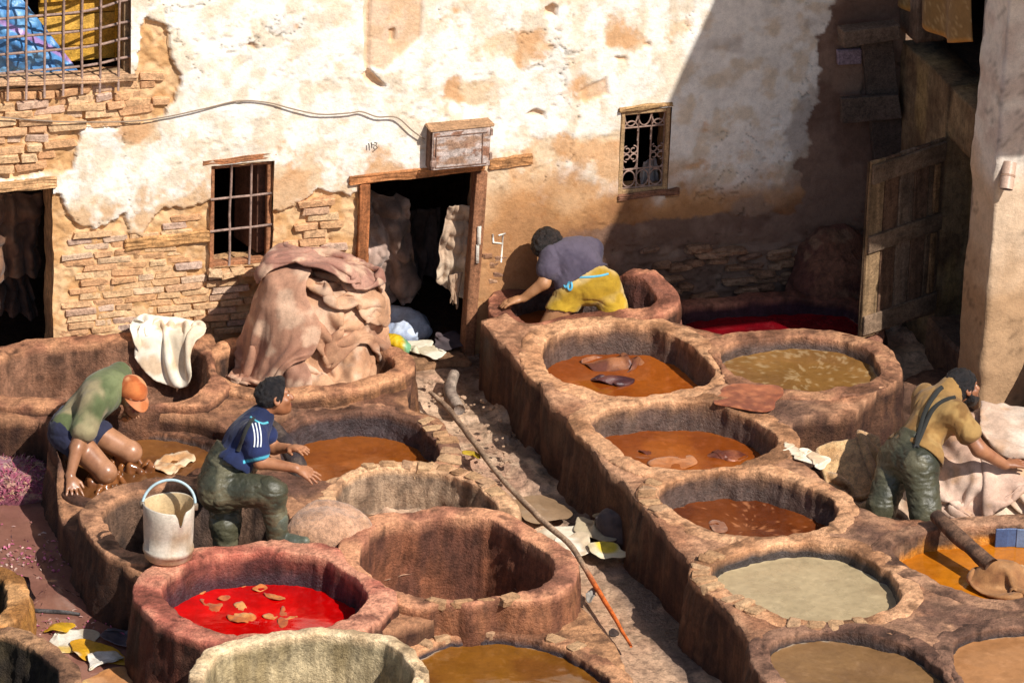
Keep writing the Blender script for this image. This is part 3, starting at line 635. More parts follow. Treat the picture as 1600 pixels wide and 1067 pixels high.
def build_vat(key, label, pts, rim=.5, th=.13, floor=.0, skirt=-.05, liquid=None, lc=('b0632a', '9c5424'), rough=.1,
        rimc=('c39672', 'a87a58'), inc=('a5785a', '6d4a38'), outc=('6e4c38', '4a3026'), stain=('57463f', .10), rimn=None, batter=.05, seed=0,
        rimz=None, thf=None, dark=.35, group='dye vats', lmix=None, inwet=.8, chip=.022, ldim=.60):
    q = outline(pts, rim); n = onormal(q); P0 = v3(q[:, 0], q[:, 1]); th = np.full(NA, th) if thf is None else thf(q)
    lim = np.full(NA, 9.0)                                     # room up to the neighbours' cavities
    for (a_, k_) in SPECS:
        if a_[0] == key: continue
        o2 = OUTL[a_[0]]
        if np.hypot(*(o2.mean(0)-q.mean(0))) < 2.6: lim = np.minimum(lim, polydist(q[:, 0], q[:, 1], o2))
    lim = smooth_closed(np.clip(lim-.035, .045, 9), 3); th = np.minimum(th, lim); bat = np.clip(lim-th, 0, batter)
    q = q + n*((fbm(P0, 2.2, 2, seed)-.5)*.05 + (fbm(P0, 9, 3, seed+1)-.5)*.034 + (fbm(P0, 34, 2, seed+7)-.5)*.012)[:, None]
    c0 = q.mean(0)
    rz = np.full(NA, rim) if rimz is None else rimz(q)
    rz = rz + ztop(P0) + (fbm(P0, 18, 2, seed+6)-.5)*.01
    rows = []                                                   # (xy, z, zone)
    for s in (0.0, .35, .7, .92): rows.append((c0+(q-c0)*s*.93, np.full(NA, floor), 0))
    for k in np.linspace(0.02, 1, 15)[:-1]: rows.append((q - n*(.05*(1-k)), floor+(rz-.03-floor)*k, 1))
    r = .014
    for a in np.radians([0, 22, 45, 68, 90]): rows.append((q + n*(r*(1-math.cos(a))), rz-r+r*math.sin(a), 2))
    for k in (.2, .4, .6, .8): rows.append((q + n*(r+(th-2*r)*k)[:, None], rz + .004*math.sin(k*math.pi), 2))
    for a in np.radians([90, 68, 45, 22, 0]): rows.append((q + n*(th-r+r*math.cos(a))[:, None], rz-r+r*math.sin(a), 2))
    for k in np.linspace(0, 1, 13)[1:]: rows.append((q + n*(th+bat*k)[:, None], rz-r+(skirt-rz+r)*k, 3))
    XY = np.array([a for a, b, c in rows]); Z = np.array([b for a, b, c in rows]); zone = np.array([c for a, b, c in rows])[:, None]+np.zeros((1, NA))
    V = v3(XY[..., 0], XY[..., 1], Z); NN = np.concatenate([n, np.zeros((NA, 1))], 1)[None]
    d = (fbm(V, 6, 4, seed+11)-.5)*chip*2 + (fbm(V, 19, 3, seed+12)-.5)*chip
    sgn = np.where(zone == 1, -1.0, np.where(zone == 3, 1.0, 0.0))
    V = V + NN*(d*sgn)[..., None]
    V[..., 2] += np.where(zone == 2, (fbm(V, 22, 3, seed+13)-.5)*.012, 0) + np.where(zone == 0, (fbm(V, 9, 3, seed+5)-.5)*.02, 0)
    # colour by place and wear, with added shade on the outer walls
    f1, f2, f3 = fbm(V, 3.2, 4, seed+21), fbm(V, 11, 4, seed+22), fbm(V*np.array([1, 1, .18]), 14, 3, seed+23)
    rc = mix(wlin(rimc[0]), wlin(rimc[1]), sstep(.38, .62, f1)); rc = mix(rc, wlin(rimc[1])*dark, sstep(.60, .70, f2)*.75)
    rc = mix(rc, wlin(rimc[1])*.45, sstep(.54, .66, f1)*.75)
    ic = mix(wlin(inc[0]), wlin(inc[1]), sstep(.36, .62, .5*f1+.5*f3)); ic = mix(ic, ic*.5, sstep(.58, .68, f2)*.6)
    oc = mix(wlin(outc[0]), wlin(outc[1]), sstep(.36, .6, .4*f2+.6*f3)); oc = mix(oc, wlin(rimc[0])*.8, sstep(.6, .75, f2)*.25)
    ck = sstep(.016, .005, np.abs(fbm(V*np.array([1, 1, .6]), 3.6, 4, seed+61)-.5))*sstep(.46, .58, fbm(V, 1.8, 2, seed+62)); rc = mix(rc, rc*.4, ck*.9); ic = mix(ic, ic*.5, ck*.6); oc = mix(oc, oc*.5, ck*.6)
    rc = rc*1.14; ic = ic*.78; oc = oc*.68; V[..., 2] -= np.where(zone == 2, ck*.010, 0)  # outer walls darkened: their shade is deepened through the colour
    lvl = (liquid if liquid is not None else floor-1)
    wetb = sstep(lvl+stain[1]*2.0, lvl+stain[1]*.55, V[..., 2]+(f2-.5)*.10) if liquid is not None else 0*f1
    ic = mix(ic, lin(stain[0]), wetb*.9)
    col = np.where(zone[..., None] <= 1, ic, np.where(zone[..., None] == 2, rc, oc))
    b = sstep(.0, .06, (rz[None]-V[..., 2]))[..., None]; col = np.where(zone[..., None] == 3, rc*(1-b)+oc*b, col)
    rg = np.where(zone <= 1, inwet-.35*wetb, np.where(zone == 2, .88-.35*sstep(.55, .68, f1), .75))
    T = thing('dye_vat', label, 'vat', (c0[0], c0[1], floor), group)
    bs = mesh('basin', V, grid_faces(len(rows), NA, False, True)[:, ::-1], MAT['clay'], T, col=col.reshape(-1, 3), rgh=np.broadcast_to(rg, zone.shape).ravel())
    if liquid is not None:
        rr = np.r_[np.linspace(0, .9, 22), .94, .965, .98, .992, 1.0]
        qq = q - n*.0; XY = c0+(qq-c0)[None]*rr[:, None, None]
        PV = v3(XY[..., 0], XY[..., 1]); ed = sstep(.95, 1.0, rr)[:, None]
        Zl = liquid + (fbm(PV, 6, 3, seed+31)-.5)*.006 + (fbm(PV, 22, 2, seed+33)-.5)*.0025 + .008*ed*fbm(PV, 14, 2, seed+3)
        lf = fbm(v3(XY[..., 0]+.25*fbm(PV, 2.5, 2, 4), XY[..., 1]), 3.0, 5, seed+41)
        lcn = mix(lin(lc[0]), lin(lc[1]), sstep(.36, .64, lf))*ldim
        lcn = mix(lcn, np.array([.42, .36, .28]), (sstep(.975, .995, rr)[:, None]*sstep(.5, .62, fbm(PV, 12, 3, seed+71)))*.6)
        lcn = mix(lcn, lcn*1.4+.02, sstep(.68, .74, fbm(PV, 26, 3, seed+81))*.3)
        if lmix: lcn = mix(lcn, lin(lmix[0]), sstep(lmix[1], lmix[1]+.06, fbm(PV*np.array([1, .6, 1]), lmix[2], 3, seed+51))*lmix[3])
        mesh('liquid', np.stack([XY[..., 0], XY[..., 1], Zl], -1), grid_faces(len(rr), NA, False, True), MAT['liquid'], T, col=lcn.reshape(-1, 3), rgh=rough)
    VATS[key] = dict(thing=T, q=q, n=n, th=th, rim=rim, c=c0, liquid=liquid, floor=floor, rz=rz)
    return T
RB = 'vats in the raised block along the alley'; LB = 'vats of the lower left cluster'
ORANGE = ('b8611f', 'a24f18')
# raised block at the right
def r0rim(q): return .47 + .22*sstep(.80, 1.12, q[:, 0])*sstep(-.72, -.30, q[:, 1]) + .04*sstep(.5, 1.0, q[:, 0])
vat('R0', 'vat holding the person in yellow shorts, against the sunlit wall', [(806, 490), (800, 468), (815, 452), (860, 446), (915, 450), (965, 462), (1012, 477), (1026, 487), (1000, 492), (950, 488), (880, 492), (830, 502)], .47, .15, .0, liquid=.30, lc=('ad6030', '93501f'), rimc=('bb8566', '96604c'), inc=('6d4238', '46302c'), outc=('7a4c36', '4c3126'), rimz=r0rim, seed=1, group=RB)
vat('R1', 'shaded vat of dark red dye under the shadowed wall', [(1066, 500), (1078, 484), (1130, 475), (1200, 470), (1290, 467), (1340, 480), (1350, 510), (1330, 535), (1200, 545), (1100, 540)], .34, .12, .0, liquid=.235, lc=('8c0c18', '700a14'), rimc=('8f6350', '74493c'), inc=('5a2a2c', '3c1f22'), stain=('3a2028', .08), seed=2, group=RB)
vat('B', 'vat of orange dye with two dark wet hides near the person in yellow shorts', [(846, 547), (858, 528), (900, 513), (985, 507), (1050, 522), (1100, 555), (1119, 582), (1095, 603), (1040, 614), (985, 617), (930, 611), (885, 595), (858, 572)], .50, .15, .0, liquid=.30, lc=ORANGE, seed=3, inc=('a87a58', '7a5742'), group=RB)
vat('B2', 'round vat of foamy tan liquid below the open plank door', [(1128, 550), (1148, 537), (1200, 527), (1260, 524), (1320, 532), (1364, 550), (1378, 575), (1355, 594), (1300, 605), (1230, 605), (1170, 592), (1136, 572)], .50, .14, .0, liquid=.40, lc=('a5773f', '966a38'), lmix=('c4aa80', .64, 34, .35), seed=4, inc=('8a674e', '644a3a'), rimc=('ab8060', '8a6049'), group=RB)
vat('C', 'vat of orange dye, second in the row beside the alley', [(925, 657), (945, 640), (1000, 629), (1065, 627), (1130, 637), (1190, 662), (1211, 687), (1190, 712), (1140, 727), (1075, 733), (1025, 728), (985, 710), (945, 680)], .50, .14, .0, liquid=.31, lc=('b5601f', '9d4d19'), seed=5, inc=('b58a64', '805c46'), group=RB)
vat('D', 'vat of dark reddish brown dye, third in the row beside the alley', [(1027, 772), (1048, 752), (1100, 738), (1160, 735), (1230, 748), (1285, 772), (1308, 795), (1285, 818), (1230, 832), (1172, 836), (1110, 826), (1060, 803)], .50, .13, .0, liquid=.31, lc=('8a451c', '743616'), seed=6, inc=('9a7254', '6f4f3c'), group=RB, lmix=('b07048', .72, 30, .7))
vat('E', 'vat of milky grey lime water in the raised block', [(1112, 893), (1128, 872), (1180, 855), (1240, 848), (1310, 855), (1365, 878), (1398, 905), (1407, 932), (1385, 952), (1330, 962), (1265, 963), (1200, 951), (1145, 925)], .50, .13, .0, liquid=.40, lc=('b09b77', 'a58f6d'), rough=.28, ldim=.95, seed=7, stain=('3f3836', .05), inc=('6f5a4c', '4c3d36'), group=RB)
vat('G', 'vat of bright orange dye with blue tiles at the right edge', [(1398, 864), (1408, 847), (1445, 833), (1500, 824), (1560, 819), (1625, 822), (1690, 838), (1710, 870), (1680, 905), (1610, 926), (1540, 929), (1480, 913), (1430, 890)], .50, .13, .0, liquid=.37, ldim=.8, rimc=('a07a60', '6e5040'), lc=('cc7a1a', 'b96a14'), seed=8, stain=('c07a24', .03), inc=('96745a', '6d5342'), group=RB)
vat('Fv', 'vat of tan brown water at the bottom edge beside the alley', [(1206, 1005), (1235, 990), (1300, 984), (1370, 992), (1430, 1012), (1468, 1042), (1480, 1075), (1440, 1105), (1370, 1118), (1300, 1112), (1250, 1085), (1215, 1045)], .50, .12, .0, liquid=.42, ldim=.85, rimc=('94705a', '6a4c3e'), lc=('8f6b45', '82603e'), rough=.2, seed=9, inc=('5c483c', '463630'), stain=('3f3330', .04), group=RB)
vat('H', 'vat of pale orange brown water in the bottom right corner', [(1488, 1012), (1502, 992), (1540, 980), (1600, 976), (1680, 985), (1725, 1030), (1695, 1080), (1610, 1102), (1535, 1090), (1500, 1052)], .50, .12, .0, liquid=.42, ldim=.85, rimc=('80604e', '5e4438'), lc=('b58053', 'a87448'), rough=.2, seed=10, inc=('5c483c', '463630'), stain=('3f3330', .04), group=RB)
# lower left cluster
vat('L0', 'long shallow vat by the left doorway with white cloth on its rim', [(-30, 600), (-20, 572), (40, 549), (110, 540), (200, 535), (280, 538), (318, 556), (325, 592), (302, 618), (236, 627), (160, 629), (90, 622), (20, 618)], .47, .15, .12, liquid=None, rimc=('b0805f', '8c5f49'), inc=('9a7058', '74523f'), outc=('8a6048', '5c3e30'), seed=11, group=LB)
vat('L1', 'vat beneath the big heap of hides by the central doorway', [(617, 568), (600, 552), (560, 541), (500, 535), (430, 535), (370, 542), (338, 560), (345, 585), (390, 600), (452, 604), (518, 602), (585, 588)], .45, .13, .05, liquid=None, rimc=('bb8a66', '96684e'), inc=('7a563f', '4a352b'), outc=('a5744f', '6a4836'), seed=12, group=LB)
vat('L2', 'muddy pit in which the person with the cap is kneeling', [(108, 748), (100, 712), (122, 688), (190, 674), (262, 672), (325, 688), (345, 712), (322, 745), (240, 762), (170, 776), (124, 772)], .30, .10, .05, liquid=.235, lc=('9c6535', '80502c'), rough=.13, rimc=('7c5640', '56392c'), inc=('6d4a38', '4a332a'), outc=('5c4030', '3f2b24'), seed=13, group=LB)
vat('L3', 'vat of orange brown dye with leather wrapped post beside the alley', [(438, 708), (452, 672), (487, 651), (557, 642), (612, 647), (652, 660), (682, 692), (684, 711), (664, 723), (620, 727), (568, 732), (505, 750), (458, 738)], .36, .14, .0, liquid=.20, lc=('a85c22', '8f4a1a'), seed=14, rimc=('a87c60', '7f5a48'), inc=('6f5244', '4f3c36'), stain=('443838', .10), group=LB)
vat('L4', 'empty dark vat where the person in blue shirt and waders stands', [(166, 822), (160, 802), (180, 780), (230, 766), (300, 759), (360, 766), (420, 781), (452, 803), (448, 832), (400, 851), (330, 863), (262, 868), (200, 855)], .45, .14, .0, liquid=None, rimc=('a87c5e', '74523f'), inc=('7a5f4e', '4a3c36'), outc=('5c3f30', '3a2822'), seed=15, group=LB)
vat('L5', 'nearly empty vat with pale grey streaked walls', [(527, 772), (536, 752), (560, 739), (600, 732), (650, 734), (700, 741), (742, 761), (768, 781), (779, 798), (755, 806), (700, 799), (640, 797), (580, 798), (542, 790)], .40, .13, .02, liquid=.07, lc=('8f8878', '6a6258'), rough=.15, seed=16, rimc=('c9a17c', 'ab8263'), inc=('b89c82', '7c6452'), outc=('9a704f', '684a38'), stain=('6f655c', .05), group=LB)
vat('L6', 'vat of vivid scarlet dye with floating hide scraps', [(257, 931), (264, 906), (300, 881), (350, 867), (420, 861), (492, 868), (547, 891), (573, 925), (560, 950), (518, 973), (470, 983), (420, 987), (365, 987), (328, 980), (280, 957)], .50, .17, .0, liquid=.29, lc=('de0606', 'b80404'), ldim=.86, rough=.06, rimc=('c48a70', 'a8604f'), inc=('9a5a4c', '60342f'), outc=('6a3a2a', '402418'), stain=('3a2a30', .07), seed=17, group=LB)
vat('L7', 'deep empty vat stained red brown in the middle', [(559, 868), (589, 830), (636, 815), (715, 808), (767, 813), (812, 837), (845, 853), (866, 877), (863, 900), (839, 917), (773, 931), (728, 937), (662, 931), (610, 913), (570, 890)], .48, .14, -.42, liquid=None, rimc=('c38d6b', '9a6650'), inc=('9c6347', '6f4637'), outc=('a8704f', '80523c'), seed=18, group=LB)
vat('L9', 'low vat of brown orange dye at the bottom centre', [(650, 1042), (656, 1021), (673, 1008), (704, 996), (760, 992), (820, 995), (866, 1007), (905, 1023), (936, 1041), (958, 1063), (935, 1072), (850, 1076), (750, 1080), (675, 1070)], .27, .13, -.05, liquid=.20, lc=('9c6420', '85501a'), rough=.12, rimc=('ba8a66', '9c6c50'), inc=('5c4438', '453430'), outc=('a8764f', '80583f'), stain=('43383a', .03), seed=19, group=LB)
vat('L8', 'pale cream tub with yellow stained inside at the bottom', [(316, 1062), (338, 1022), (388, 1001), (439, 993), (505, 989), (568, 997), (611, 1011), (638, 1036), (644, 1066), (606, 1108), (520, 1130), (430, 1130), (350, 1102)], .60, .085, .05, liquid=None, rimc=('d9c3a0', 'cdb08a'), inc=('cfbd98', 'a3916c'), outc=('bd9a70', '94714f'), dark=.7, seed=20, group=LB, chip=.01)
vat('M1', 'small orange rimmed tub cut by the left edge', [(10, 932), (0, 905), (-40, 890), (-90, 900), (-110, 930), (-90, 960), (-40, 970), (2, 957)], .28, .13, .0, liquid=None, rimc=('bf9060', 'a8743f'), inc=('5c4a30', '3c3022'), outc=('b8823f', '9a6a3a'), seed=21, group='tubs at the left edge')
vat('M2', 'dark mossy tub in the bottom left corner', [(-110, 1012), (-60, 992), (0, 992), (40, 1005), (67, 1021), (88, 1040), (96, 1066), (80, 1092), (20, 1112), (-60, 1106), (-120, 1060)], .28, .13, .0, liquid=None, rimc=('a07a5a', '7c5a44'), inc=('4a3f2c', '332a22'), outc=('8c6a4c', '604836'), seed=22, group='tubs at the left edge')

OUTL = {a[0]: outline(a[2], a[3]) for a, k in SPECS}
build_ground([OUTL['L7'], OUTL['L9']])
for a_, k_ in SPECS: build_vat(*a_, **k_)

# masonry between the vats: one sheet with a hole for each vat, walls down to the floor
def terrace(name, label, poly, z, holes, cols, seed=0, zf=None, pxpoly=True, skirt=-.05, wallc=('6e4c38', '4a3026')):
    pl = np.array([at(a, b, z)[:2] for a, b in poly]) if pxpoly else np.array(poly, float)
    if np.sum(pl[:, 0]*np.roll(pl[:, 1], -1)-np.roll(pl[:, 0], -1)*pl[:, 1]) < 0: pl = pl[::-1]
    per = int(np.linalg.norm(pl-np.roll(pl, 1, 0), axis=1).sum()/.04); pl = resample(pl, per)
    pl = pl + onormal(pl)*((fbm(v3(pl[:, 0], pl[:, 1]), 4, 3, seed)-.5)*.08)[:, None]
    pts = [tuple(p) for p in pl]; edges = [(i, (i+1) % len(pl)) for i in range(len(pl))]; H = []
    x0, y0 = pl.min(0); x1, y1 = pl.max(0)
    for k in holes:
        w = VATS[k]; h = w['q']+w['n']*(w['th']*.55)[:, None]; H.append(h[::2])
    gx, gy = np.meshgrid(np.arange(x0, x1, .035), np.arange(y0, y1, .035), indexing='ij'); gx = gx.ravel()+RNG.uniform(-.01, .01, gx.size); gy = gy.ravel()+RNG.uniform(-.01, .01, gy.size)
    ok = polydist(gx, gy, pl) < -.015
    for h in H: ok &= polydist(gx, gy, h) > .01
    for h in H:
        inside = inpoly(h[:, 0], h[:, 1], pl); base = len(pts); pts += [tuple(p) for p in h]
        edges += [(base+i, base+(i+1) % len(h)) for i in range(len(h))]
    pts += list(zip(gx[ok], gy[ok]))
    r = mgeo.delaunay_2d_cdt([Vector(p) for p in pts], edges, [], 0, 1e-5)
    Q = np.array([p[:] for p in r[0]]); T_ = np.array([f for f in r[2] if len(f) == 3]); ct = Q[T_].mean(1)
    keep = inpoly(ct[:, 0], ct[:, 1], pl)
    for h in H: keep &= ~inpoly(ct[:, 0], ct[:, 1], h)
    T_ = T_[keep]; P = v3(Q[:, 0], Q[:, 1])
    zz = z - .007 + ztop(P) + (fbm(P, 22, 3, seed+1)-.5)*.01
    if zf is not None: zz = zf(Q, zz)
    ed = {}
    for t in T_:
        for i in range(3):
            e = (t[i], t[(i+1) % 3]); ed[e] = 1
    out = [e for e in ed if (e[1], e[0]) not in ed]
    V = np.c_[Q, zz]; nb = len(V); F_ = [list(t) for t in T_]; ids = sorted({i for e in out for i in e}); lv = {}
    add = []
    for lev, fr in enumerate((.15, .4, .7, 1.0)):
        for i in ids:
            lv[(lev+1, i)] = nb+len(add); p = V[i]; add.append([p[0], p[1], p[2]+(skirt-p[2])*fr])
    for i in ids: lv[(0, i)] = i
    for a, b in out:
        for l in range(4): F_.append([lv[(l, b)], lv[(l, a)], lv[(l+1, a)], lv[(l+1, b)]])
    V = np.vstack([V, np.array(add)]); f1, f2 = fbm(V, 3, 4, seed+5), fbm(V, 11, 4, seed+6)
    c = mix(wlin(cols[0]), wlin(cols[1]), sstep(.38, .62, f1)); c = mix(c, wlin(cols[1])*.45, sstep(.57, .68, f2)*.7)
    u_, v_ = proj(V); st = np.zeros(len(V))
    for a_, b_, ra_, rb_ in ((1370, 835, 70, 22), (1500, 965, 130, 40), (1345, 760, 40, 50), (1180, 815, 25, 14), (1230, 640, 60, 30), (250, 680, 90, 30), (120, 700, 60, 60), (470, 660, 60, 30), (420, 770, 80, 30)):   # dye and grease soaked in by years of work
        st = np.maximum(st, np.exp(-(((u_-a_)/ra_)**2+((v_-b_)/rb_)**2)**2))
    c = mix(c, lin('5a4036'), st*sstep(.30, .55, f2+.1)*.8)
    wl = np.zeros(len(V)); wl[nb:] = 1; c = mix(c, mix(wlin(wallc[0])*.7, wlin(wallc[1])*.7, sstep(.4, .6, f2)), wl)  # wall faces darkened to put their shade into the colour
    o = mesh(name, V, F_, MAT['clay'], col=c, rgh=.85-.35*sstep(.55, .68, f1), smooth=True)
    tag(o, label, 'masonry', kind='structure'); return o
terrace('vat_terrace', 'raised masonry block around the right hand vats', [(745, 500), (790, 488), (1060, 505), (1130, 520), (1330, 520), (1385, 560), (1395, 590), (1330, 640), (1240, 650), (1225, 680), (1260, 720), (1330, 780), (1400, 815), (1460, 812), (1620, 800), (1760, 850), (1800, 1130), (1250, 1140), (1195, 1030), (1150, 965), (1100, 910), (1010, 790), (985, 760), (900, 670), (840, 600), (785, 535)], .50, ['R0', 'R1', 'B', 'B2', 'C', 'D', 'E', 'G', 'Fv', 'H'], ('bd9070', '96694e'), 3)
terrace('vat_terrace', 'crumbling masonry ledge around the left hand vats', [(-60, 555), (60, 530), (330, 520), (345, 545), (600, 545), (640, 580), (640, 625), (690, 640), (715, 720), (745, 745), (800, 800), (870, 860), (880, 900), (860, 930), (700, 950), (600, 985), (540, 1000), (330, 1000), (250, 960), (215, 900), (165, 860), (110, 790), (92, 765), (88, 700), (60, 655), (-60, 652)], .42, ['L0', 'L1', 'L2', 'L3', 'L4', 'L5', 'L6', 'L7'], ('a87a5a', '74503e'), 9,
        zf=lambda Q, z: z - .06*sstep(-1.6, -2.4, Q[:, 1])*sstep(-1.2, -.9, Q[:, 0]) - .14*sstep(-2.35, -2.6, Q[:, 0])*sstep(-1.75, -1.95, Q[:, 1])*sstep(-3.05, -2.9, Q[:, 1]) - .05*sstep(-1.7, -1.5, Q[:, 0]))
terrace('work_pit', 'low trampled ground where the hide scraper stands', [(1225, 640), (1400, 600), (1500, 560), (1620, 640), (1640, 830), (1450, 830), (1350, 800), (1260, 730)], .12, [], ('80604c', '5a4236'), 14)
terrace('vat_terrace', 'low sloping ledge around the brown orange vat at the bottom', [(600, 985), (700, 950), (860, 925), (910, 945), (960, 1000), (990, 1060), (900, 1130), (640, 1130), (560, 1060)], .27, ['L9'], ('b78862', '93694e'), 16)
# ------------------------------------------------------------------ solid shapes grown from distance fields, and draped hides
class Field:
    def __init__(self, lo, hi, h):
        self.lo = np.asarray(lo, float); self.h = h; self.n = np.ceil((np.asarray(hi)-self.lo)/h).astype(int)+1
        self.F = np.full(self.n, 1.0, np.float32); self.C = np.zeros(self.n, np.int16)
    def _blk(self, a, b, pad):
        i0 = np.clip(np.floor((np.minimum(a, b)-pad-self.lo)/self.h).astype(int), 0, self.n-1); i1 = np.clip(np.ceil((np.maximum(a, b)+pad-self.lo)/self.h).astype(int)+1, 1, self.n)
        sl = tuple(slice(i0[k], max(i1[k], i0[k]+1)) for k in range(3))
        g = [self.lo[k]+self.h*np.arange(sl[k].start, sl[k].stop) for k in range(3)]
        return sl, np.stack(np.meshgrid(*g, indexing='ij'), -1).astype(np.float32)
    def _put(self, sl, d, k, tag_, sub=False):
        f = self.F[sl]
        if sub:
            d = -d; h = np.clip(k-np.abs(f-d), 0, None)/k; self.F[sl] = np.maximum(f, d)+h*h*k*.25; return
        self.C[sl] = np.where(d < f, tag_, self.C[sl]); h = np.clip(k-np.abs(f-d), 0, None)/max(k, 1e-6)
        self.F[sl] = np.minimum(f, d)-h*h*k*.25
    def cone(self, a, b, ra, rb, k=.02, t=0, sub=False, flat=None):           # capsule with two radii
        a = np.asarray(a, np.float32); b = np.asarray(b, np.float32); sl, P = self._blk(a, b, max(ra, rb)+k+3*self.h)
        ab = b-a; s = np.clip(((P-a)@ab)/(ab@ab+1e-9), 0, 1)[..., None]; q = P-(a+ab*s)
        if flat is not None:                                                 # flatten along a direction
            ax, fac = np.asarray(flat[0], np.float32), flat[1]; ax = ax/np.linalg.norm(ax); c_ = (q@ax)[..., None]; q = q+ax*c_*(fac-1)
        d = np.linalg.norm(q, axis=-1)-(ra+(rb-ra)*s[..., 0]); self._put(sl, d, k, t, sub)
    def chain(self, P, R, k=.02, t=0, **kw):
        for i in range(len(P)-1): self.cone(P[i], P[i+1], R[i], R[i+1], k, t, **kw)
    def ell(self, c, r, R_=None, k=.02, t=0, sub=False):                      # ellipsoid with own axes
        c = np.asarray(c, np.float32); r = np.asarray(r, np.float32); sl, P = self._blk(c, c, r.max()+k+3*self.h)
        q = P-c
        if R_ is not None: q = q@np.asarray(R_, np.float32)
        k0 = np.linalg.norm(q/r, axis=-1); k1 = np.linalg.norm(q/(r*r), axis=-1)+1e-9; d = k0*(k0-1)/k1; self._put(sl, d, k, t, sub)
    def disp(self, f):                                                       # displace by a function of position near the surface
        m = np.abs(self.F) < .06; idx = np.argwhere(m); P = self.lo+idx*self.h; self.F[m] += f(P).astype(np.float32)
    def cut(self, p, nrm, k=.004):
        p = np.asarray(p); nrm = np.asarray(nrm, float); nrm /= np.linalg.norm(nrm); g = [self.lo[i]+self.h*np.arange(self.n[i]) for i in range(3)]
        d = (g[0][:, None, None]-p[0])*nrm[0]+(g[1][None, :, None]-p[1])*nrm[1]+(g[2][None, None]-p[2])*nrm[2]; self.F = np.maximum(self.F, d.astype(np.float32))
    def surf(self):                                                          # surface nets
        F = self.F; s = F < 0; nx, ny, nz_ = F.shape
        def sh(A, i, j, k): return A[i:nx-1+i, j:ny-1+j, k:nz_-1+k]
        cs = [(i, j, k) for i in (0, 1) for j in (0, 1) for k in (0, 1)]
        cnt = sum(sh(s, *c).astype(np.int8) for c in cs); act = (cnt > 0) & (cnt < 8); idx = np.argwhere(act)
        vid = np.full(act.shape, -1, np.int64); vid[act] = np.arange(len(idx)); pos = np.zeros((len(idx), 3)); w = np.zeros(len(idx))
        val = {c: F[idx[:, 0]+c[0], idx[:, 1]+c[1], idx[:, 2]+c[2]].astype(float) for c in cs}
        for c in cs:
            for ax in range(3):
                if c[ax] == 0:
                    d = list(c); d[ax] = 1; d = tuple(d); a, b = val[c], val[d]; m = (a < 0) != (b < 0)
                    t = np.where(m, a/(a-b+1e-12), 0); p = np.tile(np.array(c, float), (len(idx), 1)); p[:, ax] += t; pos += p*m[:, None]; w += m
        V = self.lo+self.h*(idx+pos/w[:, None]); quads = []
        for ax in range(3):
            o1, o2 = [(1, 2), (2, 0), (0, 1)][ax]
            a = [slice(0, None)]*3; A = s.take(range(0, s.shape[ax]-1), ax); B = s.take(range(1, s.shape[ax]), ax); e = np.argwhere(A != B); ins = A[tuple(e.T)]
            ok = (e[:, o1] > 0) & (e[:, o2] > 0) & (e[:, o1] < act.shape[o1]) & (e[:, o2] < act.shape[o2]); e = e[ok]; ins = ins[ok]
            def g(d1, d2):
                q = e.copy(); q[:, o1] -= d1; q[:, o2] -= d2; return vid[tuple(q.T)]
            Q = np.stack([g(1, 1), g(0, 1), g(0, 0), g(1, 0)], 1); Q = np.where(ins[:, None], Q, Q[:, ::-1]); quads.append(Q)
        Q = np.vstack(quads); Q = Q[(Q >= 0).all(1)]
        ii = np.clip(np.round((V-self.lo)/self.h).astype(int), 0, self.n-1); return V, Q, self.C[tuple(ii.T)]

